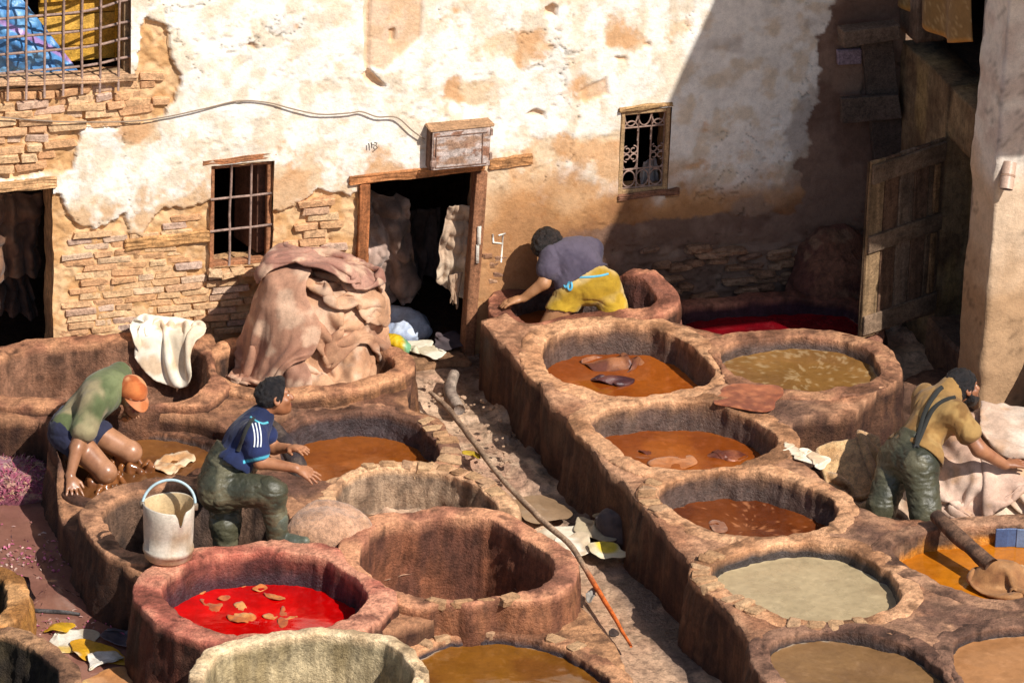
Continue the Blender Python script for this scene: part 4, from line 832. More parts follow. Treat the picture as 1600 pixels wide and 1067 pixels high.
def bil(H, x, y):
    g, x0, y0, h = H; i = np.clip((x-x0)/h, 0, g.shape[0]-1.001); j = np.clip((y-y0)/h, 0, g.shape[1]-1.001)
    a, b = i.astype(int), j.astype(int); f, e = i-a, j-b
    return g[a, b]*(1-f)*(1-e)+g[a+1, b]*f*(1-e)+g[a, b+1]*(1-f)*e+g[a+1, b+1]*f*e
def drape(H, c, size, rot, comp=.75, n=44, steps=70, iters=10, seed=0, drop=.12, thick=.012, shape=None, fric=.6, jit=.03, bendk=.25, wavef=None, tilt=None, conf=None, pin=None):
    """A sheet laid out crumpled (comp < 1) over height field H and relaxed under gravity until it folds and hangs."""
    m = max(8, int(n*size[1]/size[0]))
    s = np.linspace(-.5, .5, n)*size[0]; t = np.linspace(-.5, .5, m)*size[1]; S, T = np.meshgrid(s, t, indexing='ij')
    cx, cy = (comp, comp) if np.isscalar(comp) else comp
    cr, sr = math.cos(rot), math.sin(rot); X = c[0]+(cx*S*cr-cy*T*sr); Y = c[1]+(cx*S*sr+cy*T*cr)
    P = v3(X, Y).astype(np.float32); wob = (fbm(v3(S, T, seed*.37), wavef or 2.4/size[0], 3, seed)-.5)
    P[..., 0] += jit*2*(fbm(v3(S, T, 3), 9, 2, seed+3)-.5); P[..., 1] += jit*2*(fbm(v3(S, T, 5), 9, 2, seed+4)-.5)
    P[..., 2] = bil(H, P[..., 0], P[..., 1])+drop*(.5+wob*3)
    if tilt is not None: P[..., 2] += tilt(S/size[0], T/size[1])
    pm = pin(P) if pin is not None else None; P0 = P.copy()
    Q = P.copy(); ds, dt = float(s[1]-s[0]), float(t[1]-t[0]); dg = math.hypot(ds, dt); f32 = np.float32
    def fix(A, B, d, k):
        D = B-A; L_ = np.sqrt((D*D).sum(-1, keepdims=True))+f32(1e-9); e = D*((L_-f32(d))/L_*f32(.5*k)); A += e; B -= e
    def soft(st, ax, d, k):                                     # stiffness between vertices a few steps apart
        A, B = (P[:-st], P[st:]) if ax == 0 else (P[:, :-st], P[:, st:]); D = B-A; L_ = np.sqrt((D*D).sum(-1, keepdims=True))+f32(1e-9)
        e = D*(np.minimum(L_-f32(d), 0)/L_*f32(.5*k)); G = np.zeros_like(P)
        if ax == 0: G[:-st] += e; G[st:] -= e
        else: G[:, :-st] += e; G[:, st:] -= e
        P[...] += G
    for step in range(steps):
        v = (P-Q)*f32(.93); Q = P.copy(); P = P+v; P[..., 2] -= f32(.0024)
        for it in range(iters):
            for ph in (0, 1):
                L1 = (n-1-ph+1)//2; M1 = (m-1-ph+1)//2
                fix(P[ph:ph+2*L1-1:2], P[ph+1:ph+2*L1:2], ds, .95); fix(P[:, ph:ph+2*M1-1:2], P[:, ph+1:ph+2*M1:2], dt, .95)
                fix(P[ph:ph+2*L1-1:2, :-1], P[ph+1:ph+2*L1:2, 1:], dg, .6); fix(P[ph:ph+2*L1-1:2, 1:], P[ph+1:ph+2*L1:2, :-1], dg, .6)
            if it % 2 == 0:
                for st in (2, 4): soft(st, 0, st*ds, bendk*(1 if st == 2 else .6)); soft(st, 1, st*dt, bendk*(1 if st == 2 else .6))
            if conf is not None and it % 2 == 1:                # gathered: kept from sliding flat
                ox, oy = P[..., 0]-f32(c[0]+conf[2]), P[..., 1]-f32(c[1]+conf[3]); rr = np.hypot(ox/conf[0], oy/conf[1]); pull = np.where(rr > 1, (1/np.maximum(rr, 1)-1)*.35, 0); P[..., 0] += ox*pull; P[..., 1] += oy*pull
            if pm is not None: P[pm, 0] += (P0[pm, 0]-P[pm, 0])*f32(.5); P[pm, 1] += (P0[pm, 1]-P[pm, 1])*f32(.5)
            if it % 3 == 2 or it == iters-1:
                hz = bil(H, P[..., 0], P[..., 1])+thick; low = P[..., 2] < hz
                if low.any():
                    eps = .012; gx = (bil(H, P[..., 0]+eps, P[..., 1])-bil(H, P[..., 0]-eps, P[..., 1]))/(2*eps); gy = (bil(H, P[..., 0], P[..., 1]+eps)-bil(H, P[..., 0], P[..., 1]-eps))/(2*eps)
                    gx = np.clip(gx, -4, 4); gy = np.clip(gy, -4, 4); pen = np.where(low, hz-P[..., 2], 0); den = 1+gx*gx+gy*gy
                    P[..., 0] -= gx*pen/den; P[..., 1] -= gy*pen/den; P[..., 2] += pen/den
                    if it == iters-1: Q[low] = Q[low]*(1-fric)+P[low]*fric
    Fq = grid_faces(n, m)
    if shape is not None: Fq = Fq[shape(S/size[0], T/size[1]).reshape(-1)[Fq].all(1)]
    return P.astype(float), Fq
def hide_shape(seed):                                                          # rounded outline of a flayed hide
    def f(s, t):
        a = np.arctan2(t, s); r = np.hypot(s, t)*2; rr = .93+.10*np.cos(4*a+.8)+.06*np.cos(3*a+seed)+.03*np.cos(7*a+seed*2)
        return r < rr
    return f
def raise_field(H, P, extra=.02):                                              # later hides lie on top of this one
    g, x0, y0, h = H
    for dx in (-.5, 0, .5):
        for dy in (-.5, 0, .5):
            i = np.round((P[..., 0]-x0)/h+dx).astype(int).ravel(); j = np.round((P[..., 1]-y0)/h+dy).astype(int).ravel(); ok = (i >= 0) & (j >= 0) & (i < g.shape[0]) & (j < g.shape[1])
            np.maximum.at(g, (i[ok], j[ok]), (P[..., 2].ravel()+extra)[ok])
def hfield(x0, x1, y0, y1, f, h=.02):
    X, Y = np.meshgrid(np.arange(x0, x1, h), np.arange(y0, y1, h), indexing='ij'); return [f(X, Y), x0, y0, h]
def sheet(name, label, cat, P, Fq, mat, colf, group=None, thick=.006, sub=1, parent=None):
    used = np.unique(Fq); P = P.copy(); Pf = P.reshape(-1, 3)
    ek = np.sort(np.stack([Fq, np.roll(Fq, -1, 1)], -1).reshape(-1, 2), 1); ue, cn = np.unique(ek, axis=0, return_counts=True); be = ue[cn == 1]   # smooth the cut outline
    for _ in range(6):
        acc = np.zeros_like(Pf); num = np.zeros(len(Pf)); np.add.at(acc, be[:, 0], Pf[be[:, 1]]); np.add.at(acc, be[:, 1], Pf[be[:, 0]]); np.add.at(num, be.ravel(), 1); b_ = num > 0
        Pf[b_] = .5*Pf[b_]+.5*acc[b_]/num[b_][:, None]
    mp = np.full(P.reshape(-1, 3).shape[0], -1); mp[used] = np.arange(len(used)); V = P.reshape(-1, 3)[used]
    o = mesh(name, V, mp[Fq], MAT[mat], parent, col=colf(V, used))
    so = o.modifiers.new('thick', 'SOLIDIFY'); so.thickness = thick; so.offset = 0
    if sub: sm = o.modifiers.new('smooth', 'SUBSURF'); sm.levels = sub; sm.render_levels = sub
    if label: tag(o, label, cat, group)
    return o
def two(c1, c2, f=5, seed=0, c3=None, f3=9):
    def g(V, used=None):
        c = mix(lin(c1), lin(c2), sstep(.38, .62, fbm(V, f, 4, seed)))
        if c3: c = mix(c, lin(c3), sstep(.55, .68, fbm(V, f3, 3, seed+5))*.8)
        return c
    return g
# ------------------------------------------------------------------ heaps, hides, cloths
def ridge(P, f, seed, oct=3): return 1-np.abs(2*fbm(P, f, oct, seed)-1)*2
def wrinkle(a1, f1, a2, f2, seed, st=(1, 1, 1)):
    st = np.asarray(st, float)
    return lambda P: -(a1*np.clip(ridge(P*st, f1, seed), -.5, 1)+a2*np.clip(ridge(P*st, f2, seed+9), -.5, 1))
def blob(name, label, cat, anchor, parts, mat, colf, h=.009, group=None, disp=None, rgh=.8, flatz=None, parent=None, k=.03):
    """parts: ('e', (u,v,dd), (rx,ry,rz)[, tilt]) ellipsoid or ('t', [(u,v,dd,r)...]) rolled fold"""
    pts = []
    for p in parts:
        if p[0] == 'e': q = off(anchor, *p[1]); pts += [q-max(p[2]), q+max(p[2])]
        else:
            for w in p[1]: q = off(anchor, *w[:3]); pts += [q-w[3]-.03, q+w[3]+.03]
    pts = np.array(pts); F = Field(pts.min(0)-.06, pts.max(0)+.06, h)
    for p in parts:
        if p[0] == 'e':
            R_ = None
            if len(p) > 3: R_ = np.array(Matrix.Rotation(p[3], 3, 'Y'))@np.array(Matrix.Rotation(-YAW, 3, 'Z'))
            F.ell(off(anchor, *p[1]), p[2], R_, k)
        else:
            Q = np.array([off(anchor, *w[:3]) for w in p[1]]); R = np.array([w[3] for w in p[1]])
            if len(Q) > 2: n = 4*len(Q); RR = np.interp(np.linspace(0, len(Q)-1, n), np.arange(len(Q)), R); Q = spline(Q, n); R = RR
            F.chain(Q, R, k)
    if disp is not None: F.disp(disp)
    if flatz is not None: F.cut((0, 0, flatz), (0, 0, -1))
    V, Q, C = F.surf(); o = mesh(name, V, Q, MAT[mat], parent, col=colf(V), rgh=rgh)
    if label: tag(o, label, cat, group)
    return o
def heap(specs, lab, cols, c, H, group, thickf=.035, seed=40, n=60, c3='d8b294', thick=.016, mat='hide', shp=0, dim=.88):
    for k, (dx, dy, sx, sy, ro, cp, ex, ey) in enumerate(specs):
        P, Fq = drape(H, (c[0]+dx, c[1]+dy), (sx, sy), ro, cp, n, 75, 8, seed+k, .20, .012, hide_shape(k+shp), jit=.07, bendk=.10, wavef=2.6, conf=(ex, ey, 0, 0))
        raise_field(H, P, thickf)
        sheet('hide', lab[k], 'hide', P, Fq, mat, lambda V, used, k=k: two(*cols[k], 4, k, c3)(V)*dim, group, thick, 1)
hc = at(490, 548, .40)[:2]
def hbase(X, Y):
    r = np.hypot((X-hc[0])/.36, (Y-hc[1])/.26); b = .16+.52*sstep(1.2, .8, r); return b+.10*(fbm(v3(X, Y), 3.5, 2, 5)-.5)*sstep(1.3, .8, r)+.30*sstep(hc[1]+.38, hc[1]+.42, Y)
heap([(-.12, -.10, 1.6, 1.5, .3, .50, .62, .42), (.06, -.08, 1.5, 1.4, 1.2, .45, .46, .38), (.02, -.18, .9, 1.3, .25, (.50, .72), .30, .46), (-.24, -.10, 1.1, 1.3, -.8, (.42, .70), .42, .40), (.05, -.05, 1.5, 1.3, .7, .42, .43, .32), (.08, -.03, 1.4, 1.3, 2.6, .40, .40, .31), (-.20, -.08, 1.0, 1.2, -1.0, (.42, .62), .40, .32), (.02, -.01, 1.4, 1.2, .1, .44, .42, .30)],
     ['dusty brown hide at the very bottom of the heap, trailing into the vat', 'tan hide low on the heap, bunched above the vat rim', 'long tan hide draped down the front of the heap', 'brown hide draped down the left flank of the heap', 'tan hide in the middle of the heap with deep folds', 'light tan hide hanging over the upper front of the heap', 'brownish hide slung from the top of the heap to its left', 'brownish pink hide crowning the heap'],
     [('b4866a', '9a6c54'), ('c49672', 'a87a5c'), ('cc9c76', 'b28260'), ('b2846a', '966852'), ('c89874', 'ac7c5e'), ('cfa280', 'b68866'), ('b8886c', '9e6f58'), ('b0826e', '946656')], hc, hfield(hc[0]-1.4, hc[0]+1.4, hc[1]-1.3, hc[1]+.46, hbase), 'hides in the big heap')
# white cloth over the rim of the long vat
L0 = VATS['L0']; wc = at(260, 522, .50)[:2]
Hw = hfield(wc[0]-.7, wc[0]+.7, wc[1]-.7, wc[1]+.3, lambda X, Y: .17+.36*sstep(-.11, -.005, polydist(X, Y, L0['q'])), .018)
P, Fq = drape(Hw, wc, (.80, .85), .15, (.58, .85), 48, 80, 8, 61, .14, .010, hide_shape(2), jit=.05, bendk=.2, wavef=2.5, conf=(.24, .36, 0, -.08), pin=lambda P: np.abs(polydist(P[..., 0], P[..., 1], L0['q'])-.08) < .06)
sheet('cloth', 'wet white cloth hung over the rim of the long vat', 'cloth', P, Fq, 'cloth', two('e8dcc8', 'd2bfa4', 5, 3, 'c9a884'), None, .012)
# hide stretched over the ledge in front of the boy
ma = at(515, 835, .46)
blob('hide', 'stiff tan hide domed over the ledge beside the grey green boot', 'hide', ma, [('e', (512, 828, .06), (.24, .17, .13)), ('e', (480, 842, .0), (.12, .09, .06)), ('t', [(455, 835, .02, .03), (490, 796, .1, .035), (540, 800, .1, .035), (572, 822, .05, .025)])], 'fur', two('c09272', 'a87c5c', 7, 8), .008, None, wrinkle(.007, 7, .004, 18, 7))

def flat_sheet(name, label, cat, pxc, z, size, rot, comp, mat, colf, seed, H=None, n=30, steps=45, group=None, thick=.006, shape=True, jit=.03, drop=.08, bendk=.25):
    c = at(*pxc, z)
    if H is None: H = hfield(c[0]-1, c[0]+1, c[1]-1, c[1]+1, lambda X, Y: z+0*X+.015*(fbm(v3(X, Y), 5, 2, seed)), .03)
    P, Fq = drape(H, c[:2], size, rot, comp, n, steps, 8, seed, drop, .006, hide_shape(seed) if shape else None, jit=jit, bendk=bendk)
    raise_field(H, P, .012)
    return sheet(name, label, cat, P, Fq, mat, colf, group, thick)
# fleece and pale hides around the scraper at the right
def right_pile():
    c = at(1335, 770, .16); H = hfield(c[0]-.6, c[0]+2.2, c[1]-1.2, c[1]+1.6, lambda X, Y: .13+0*X, .022)
    g, x0, y0, h = H; X = x0+h*np.arange(g.shape[0])[:, None]; Y = y0+h*np.arange(g.shape[1])[None]
    m = at(1335, 705, .34); g[:] = np.maximum(g, .13+.42*sstep(-.42, .30, Y-m[1])*sstep(.52, .30, np.abs(X-m[0]))+.05*fbm(v3(X+0*Y, Y+0*X), 4, 2, 3))
    P, Fq = drape(H, (m[0], m[1]-.02), (1.05, 1.15), -.25, (.52, .88), 50, 80, 8, 71, .14, .012, hide_shape(3), jit=.04, bendk=.18, wavef=3, conf=(.28, .56, 0, 0))
    sheet('hide', 'tan woolly fleece draped behind the scraper in olive waders', 'hide', P, Fq, 'fur', two('c49a6c', 'a87e50', 5, 4, 'd0aa78'), None, .02); raise_field(H, P, .02)
    m2 = at(1555, 745, .36); g[:] = np.maximum(g, .13+.42*sstep(1.3, .3, np.hypot((X-m2[0])/.70, (Y-m2[1])/.50)))
    heap([(-.20, -.16, 1.4, 1.8, -.3, (.45, .72), .50, .58), (.20, -.16, 1.5, 1.7, .2, (.42, .72), .52, .54), (-.16, -.02, 1.3, 1.6, -.5, (.40, .66), .42, .48), (.20, .02, 1.6, 1.4, .5, (.42, .6), .46, .42)],
         ['cream hide at the bottom of the pale pile next to the waders', 'creamy hide at the bottom right of the pale pile', 'pale hide in folds right beside the scraper', 'white hide on top of the pale pile under the scraper hand'],
         [('dcc4aa', 'c4a288'), ('e4d0b8', 'ccac92'), ('dcbca6', 'c4a08a'), ('e6d4c0', 'cdae96')], m2[:2], H, 'pale hides piled at the right', .035, 80, 56, 'c79a74', shp=5)
right_pile()
for k, (u_, v_) in enumerate([(1240, 706), (1259, 714), (1279, 722)]):
    flat_sheet('rag', ['leftmost of three white rags on the ledge by the fleece', 'middle one of three white rags on the ledge by the fleece', 'rightmost of three white rags on the ledge by the fleece'][k], 'rag', (u_, v_), .49, (.16, .34), .25-.1*k, (.48, .62), 'cloth', two('e2d4bc', 'c9ad8c', 8, k), 90+k, None, 20, 45, 'three white rags', .006, jit=.03, drop=.14, bendk=.15)
flat_sheet('hide', 'reddish brown hide spread on the ledge between three vats', 'hide', (1172, 622), .50, (.52, .46), .4, .93, 'hide', two('9c5a38', '7a4028', 7, 3, 'b06a44'), 12, None, 30, 40, None, .008, bendk=.1)

# ------------------------------------------------------------------ hides in the dye
def wet(label, key, px, size, rot, comp, cols, seed, bump=.05, shp=0):
    z = VATS[key]['liquid']-.02; c = at(*px, z)
    H = hfield(c[0]-.5, c[0]+.5, c[1]-.5, c[1]+.5, lambda X, Y: z+bump*np.exp(-((X-c[0])/(size[0]*.28))**2-((Y-c[1])/(size[1]*.22))**2)*(.5+fbm(v3(X, Y), 9, 2, seed)), .015)
    P, Fq = drape(H, c[:2], size, rot, comp, 34, 50, 8, seed, .06, .004, hide_shape(seed+shp), jit=.05, bendk=.12, wavef=5, conf=(size[0]*.36, size[1]*.42, 0, 0))
    sheet('hide', label, 'hide', P, Fq, 'rubber', two(*cols, 9, seed), None, .008)
wet('dark wet hide humped at the back of the orange vat', 'B', (958, 574), (.62, .34), -.25, .50, ('5c3226', '96603f'), 1, .05)
wet('dark wet hide arched at the front of the orange vat', 'B', (955, 601), (.58, .20), -.45, .6, ('3c2024', '57302a'), 2, .05)
wet('small dark hide floating left in the second orange vat', 'C', (1003, 712), (.22, .16), -.6, .5, ('5a2c1e', '7c4226'), 3, .03)
wet('crumpled dark hide by the right side of the second orange vat', 'C', (1135, 715), (.40, .26), .1, .5, ('5f2f22', '9a5a3a'), 4, .04)
def scrap(name, label, key, px, cols, seed, group=None, lift=.006, mat='hide', parent=None, cat='hide', curl=.012):
    z = (VATS[key]['liquid'] if isinstance(key, str) else key)+lift; q = np.array([at(a, b, z)[:2] for a, b in px]); q = resample(spline(q, 60, True), 36); c = q.mean(0); rr = np.linspace(0, 1, 8)
    XY = c+(q-c)[None]*rr[:, None, None]; P = v3(XY[..., 0], XY[..., 1]); Z = z+curl*(fbm(P, 13, 3, seed)-.47)*2.4
    o = mesh(name, np.stack([XY[..., 0], XY[..., 1], Z], -1), grid_faces(8, 36, False, True), MAT[mat], parent, col=two(*cols, 12, seed)(P.reshape(-1, 3)))
    so = o.modifiers.new('thick', 'SOLIDIFY'); so.thickness = .005; so.offset = 0
    return tag(o, label, cat, group)
scrap('hide', 'pale hide just breaking the surface in the second orange vat', 'C', [(1012, 722), (1030, 716), (1055, 714), (1078, 712), (1090, 722), (1075, 731), (1040, 732), (1018, 730)], ('b5764a', 'a05f30'), 3, lift=.002, curl=.008)
scrap('hide', 'pinkish hide end under the rim of the dark brown vat', 'D', [(1108, 814), (1125, 812), (1134, 818), (1136, 831), (1120, 833), (1112, 826)], ('b08468', '8a5a40'), 4, lift=.004)
scrap('hide', 'whitish hide swirling in the muddy pit before the kneeling person', 'L2', [(236, 728), (250, 715), (268, 707), (290, 706), (306, 717), (290, 726), (270, 738), (250, 736)], ('dcc4a0', 'b98a5c'), 6, lift=.012, curl=.03)
reds = [([(312, 937), (322, 936), (332, 944), (348, 945), (340, 955), (328, 952)], 'folded scrap'), ([(355, 965), (368, 950), (365, 943), (380, 942), (392, 958), (400, 966), (375, 974)], 'big triangular scrap'), ([(340, 936), (352, 931), (360, 934), (350, 938)], 'small scrap'), ([(290, 916), (302, 913), (322, 918), (318, 928), (296, 924)], 'curled scrap'), ([(350, 912), (372, 910), (392, 912), (370, 918)], 'long thin scrap'), ([(394, 920), (410, 914), (418, 918), (404, 924)], 'narrow scrap'), ([(412, 928), (430, 931), (446, 935), (428, 938)], 'lens shaped scrap'), ([(410, 962), (428, 958), (440, 962), (466, 962), (448, 967), (420, 967)], 'long pointed scrap'), ([(434, 970), (440, 950), (446, 952), (450, 972), (440, 980)], 'upright scrap')]
wh = ['left of the middle', 'in the middle', 'above the middle', 'at the far left edge', 'along the back', 'near the back on the right', 'right of the middle', 'at the front right', 'near the front rim']
for k, (px, nm) in enumerate(reds): scrap('hide_scrap', f'{nm} of orange hide floating {wh[k]} of the scarlet vat', 'L6', px, ('b0622c', 'c98a4c') if k % 2 else ('a5522a', 'b87038'), k, 'scraps in the scarlet vat', .003, curl=.022)

# ------------------------------------------------------------------ poles, posts, stones, tiles
def pole(name, label, cat, px, z, r, cols, seed=0, tip=None, n=40, wob=.004, sides=12):
    P = np.array([at(a, b, zz) for (a, b), zz in zip(px, np.broadcast_to(z, (len(px),)))]); R = np.interp(np.linspace(0, 1, n), np.linspace(0, 1, len(r)), r)
    Q = spline(P, n); V, Fc = tube(Q, R, sides, True, seed, wob); t = np.repeat(np.linspace(0, 1, n), sides)
    c = mix(lin(cols[0]), lin(cols[1]), sstep(.4, .62, fbm(V, 16, 3, seed)))
    if tip: c = mix(c, lin(tip[0]), sstep(tip[1]-.05, tip[1]+.03, t+.05*(fbm(V, 9, 2, 3)-.5)))
    return tag(mesh(name, V, Fc, MAT['wood'], col=c, rgh=.8), label, cat)
pole('pole', 'long pale stirring pole with orange stained tip lying in the alley', 'pole', [(672, 612), (700, 638), (740, 690), (790, 755), (850, 815), (890, 850), (925, 905), (960, 965), (986, 1010)], [.20, .20, .19, .19, .21, .20, .17, .15, .13], [.012, .018, .019, .017, .021, .018, .017, .013, .008], ('a5896f', '7d6450'), 3, ('c9642a', .74))
pole('log', 'short weathered log lying near the doorway end of the alley', 'log', [(709, 585), (703, 612), (718, 640)], .14, [.035, .042, .038], ('9c8a7a', '75655a'), 5)
pole('post', 'dark leather wrapped post leaning over the orange brown vat', 'post', [(405, 652), (432, 676), (456, 708), (465, 735), (464, 765)], [.60, .58, .50, .42, .30], [.05, .052, .055, .06, .06], ('4a3d36', '33292a'), 7, wob=.008, sides=16)
pole('log', 'thick brown log jutting over the bright orange vat', 'log', [(1462, 806), (1490, 832), (1520, 858), (1550, 884)], [.58, .56, .53, .50], [.042, .046, .046, .05], ('6a4e3c', '46342a'), 9, wob=.006, sides=16)
lg = at(1565, 890, .47); H = hfield(lg[0]-.7, lg[0]+.7, lg[1]-.6, lg[1]+.6, lambda X, Y: .375+.14*sstep(.10, .03, np.hypot((X-lg[0])*.45, (Y-lg[1])+(X-lg[0])*.35)), .018)
P, Fq = drape(H, (lg[0]+.05, lg[1]-.04), (.95, .80), -.3, (.48, .58), 48, 75, 8, 64, .14, .010, hide_shape(4), jit=.05, bendk=.12, wavef=3.5, conf=(.27, .20, 0, 0))
sheet('hide', 'stained tan hide wrapped over the end of the log', 'hide', P, Fq, 'hide', two('c09468', '96683f', 6, 4, '7a4e2e'), None, .012)
SV = []
for s in range(6):
    V, Fc = boxmesh(1, 1, 1, .16, .09, 300+s); me = mesh('rim_stone', V, Fc, MAT['stone'], None, smooth=False); SV.append(me.data); bpy.data.objects.remove(me)
def rim_stones(key, u0, u1, v0, v1, step=.10, w=(.09, .14), th=.05, dz=.0, skip=.1, o=.5):
    w_ = VATS[key]; q = w_['q']+w_['n']*(w_['th']*o)[:, None]; acc = 9
    for i in range(NA):
        a = proj((q[i, 0], q[i, 1], w_['rz'][i])); acc += np.linalg.norm(q[i]-q[i-1])
        if u0 < a[0] < u1 and v0 < a[1] < v1 and acc > step:
            acc = 0
            if RBK.random() < skip: continue
            ang = math.atan2(w_['n'][i, 1], w_['n'][i, 0]); put_brick((q[i, 0], q[i, 1], w_['rz'][i]+dz), w_['th'][i]*RBK.uniform(.65, 1.0), step*RBK.uniform(.6, .98), th*RBK.uniform(.8, 1.2), (RBK.uniform(-.08, .08), RBK.uniform(-.08, .08), ang+RBK.uniform(-.15, .15)), RBK.choice(SV), w_['thing'], 'rim_stone')
rim_stones('L3', 620, 720, 640, 740, .11, dz=-.008); rim_stones('L5', 560, 790, 720, 800, .11, dz=-.013); rim_stones('E', 1085, 1165, 868, 950, .085, dz=-.008); rim_stones('E', 1180, 1345, 950, 985, .12, dz=-.015)
rim_stones('L7', 680, 880, 905, 960, .14, dz=-.016, skip=.3); rim_stones('L9', 650, 900, 985, 1062, .13, dz=-.012, skip=.25); rim_stones('D', 1000, 1040, 755, 800, .1, dz=-.012)
w_ = VATS['G']
for k in range(4):
    i = min(range(NA), key=lambda i: abs(proj((*w_['q'][i], .45))[0]-(1562+17*k))+(1e3 if proj((*w_['q'][i], .45))[1] > 865 else 0)); ang = math.atan2(w_['n'][i, 1], w_['n'][i, 0])
    V, Fc = boxmesh(.012, .075, .12, .003, .0, k); Rz = np.array(Matrix.Rotation(ang, 3, 'Z')); V = V@Rz.T+np.array([*(w_['q'][i]-w_['n'][i]*.028), .43]); mesh('tile', V, Fc, MAT['plastic'], w_['thing'], col=[lin('44597f'), lin('4d6389'), lin('6c7f9c'), lin('405478')][k], smooth=False)
# mud buttress at the foot of the shaded wall
an = onwall(1300, 450, -.12)
blob('mud_mound', 'rounded mud buttress between the shaded wall and the plank door', 'mound', an, [('e', (1298, 408, .05), (.24, .2, .26)), ('e', (1300, 460, .0), (.30, .24, .3)), ('e', (1270, 400, .05), (.14, .16, .12))], 'clay', two('80543f', '633c30', 5, 3, '8f6a50'), .014, None, wrinkle(.02, 6, .008, 18, 5), .9)
# ------------------------------------------------------------------ bucket
def bucket():
    c = at(263, 871, .50); T = thing('bucket', 'battered cream plastic bucket with pale blue handle on the vat rim', 'bucket', c)
    n = 64; a = np.arange(n)*2*math.pi/n; prof = [(0, .008), (.14, .008), (.150, .02), (.152, .055), (.160, .058), (.160, .085), (.153, .09), (.157, .2), (.160, .30), (.163, .375), (.158, .382), (.153, .375), (.148, .2), (.143, .03), (0, .025)]
    R = np.array([p[0] for p in prof]); Z = np.array([p[1] for p in prof]); R *= .93; Z *= .93; V = v3(c[0]+R[:, None]*np.cos(a), c[1]+R[:, None]*np.sin(a), c[2]+Z[:, None]+0*a)
    notch = np.exp(-((((a-4.95+math.pi) % (2*math.pi))-math.pi)/.13)**2); V[..., 2] -= (notch*.10)[None]*sstep(.25, .37, Z)[:, None]; V[..., 2] += .008*np.sin(2*a+1)[None]*sstep(.3, .37, Z)[:, None]
    col = mix(lin('c4b8a6'), lin('a08a70'), sstep(.42, .66, fbm(V, 9, 4, 3))); col = mix(col, lin('a07a50'), sstep(.11, .0, V[..., 2]-c[2]+(fbm(V, 12, 3, 5)-.5)*.1)*.8); inn = (np.arange(len(prof)) > 10)[:, None]+0*a; col = mix(col, lin('c7a877'), inn*.8)
    mesh('pail', V, grid_faces(len(prof), n, False, True), MAT['plastic'], T, col=col.reshape(-1, 3))
    th = np.linspace(0, math.pi, 30); ax = np.array([CR[0], CR[1], 0]); ax /= np.linalg.norm(ax)
    P = c+np.outer(np.cos(th)*.153, ax)+np.outer(np.sin(th), np.array([.03, .06, .13]))+np.array([0, 0, .34]); V, Fc = tube(P, .0085, 8); mesh('handle', V, Fc, MAT['plastic'], T, col=lin('a9bfc4'))
    for s in (-1, 1): V, Fc = boxmesh(.03, .03, .045, .006, .001, 1); mesh('handle_lug', V+c+ax*s*.154+np.array([0, 0, .335]), Fc, MAT['plastic'], T, col=lin('7a6a58'))
bucket()
# ------------------------------------------------------------------ rags and litter in the alley
Ha = hfield(*(lambda c: (c[0]-1, c[0]+1, c[1]-1, c[1]+1))(at(910, 830, .1)), lambda X, Y: .095+0*X, .03)
for k, (pc, sz, ro, cp, cc, lb) in enumerate([((872, 838), (.42, .3), .6, .6, ('d9ccb4', 'b09a7c'), 'crumpled cream rag at the left end of the alley litter'), ((925, 828), (.45, .26), 2.0, .55, ('b5a283', '96805f'), 'twisted drab rag under the stirring pole'), ((895, 850), (.34, .26), 1.1, .6, ('e2d8c6', 'c2ac8e'), 'small white rag lying below the pole in the alley'), ((946, 815), (.30, .22), .2, .6, ('a3906e', '7d6a50'), 'brownish rag folded beside the dark sack'), ((938, 858), (.28, .22), 2.6, .7, ('d6c8a8', 'c4b088'), 'pale bag with yellow print beside the dark sack')]):
    c = at(*pc, .1); P, Fq = drape(Ha, c[:2], sz, ro, cp, 26, 45, 8, 120+k, .1, .006, hide_shape(k), jit=.05, bendk=.2); raise_field(Ha, P, .01)
    def cf(V, used, cc=cc, k=k):
        c_ = two(*cc, 9, k)(V)
        if k == 4: c_ = mix(c_, lin('d0b43a'), sstep(.09, .05, np.linalg.norm(V[:, :2]-at(948, 857, .1)[:2], axis=1)))
        return c_
    sheet('rag', lb, 'rag', P, Fq, 'cloth', cf, 'litter in the alley', .006)
an = at(965, 850, .05)
blob('sack', 'dark grey sack slumped against the tall vat wall', 'sack', an, [('e', (968, 832, .02), (.07, .08, .12)), ('e', (958, 822, .02), (.08, .07, .07)), ('t', [(940, 815, .0, .03), (958, 808, .02, .04), (975, 822, .03, .04)])], 'cloth', two('5c4f4c', '433a3a', 8, 3), .008, None, wrinkle(.012, 7, .006, 18, 4))
scrap('litter', 'yellow plastic scrap on the alley floor', .16, [(722, 706), (735, 705), (750, 710), (748, 717), (740, 711), (724, 710)], ('c2a428', 'a88a20'), 3, None, .004, 'plastic', None, 'litter')
for k, (a_, b_) in enumerate([(925, 925), (922, 932), (958, 990)]): scrap('litter', ['grey crumpled paper on the pale alley floor', 'torn paper bit below the grey paper in the alley', 'tiny dark scrap beside the pole tip'][k], .115, [(a_-6, b_-3), (a_+4, b_-5), (a_+9, b_), (a_+2, b_+5), (a_-6, b_+3)], [('b0a89c', '8a8078'), ('9a9288', '7a7268'), ('4a3a30', '3a2c26')][k], k, 'paper scraps in the alley', .01, 'cloth', None, 'litter', .03)
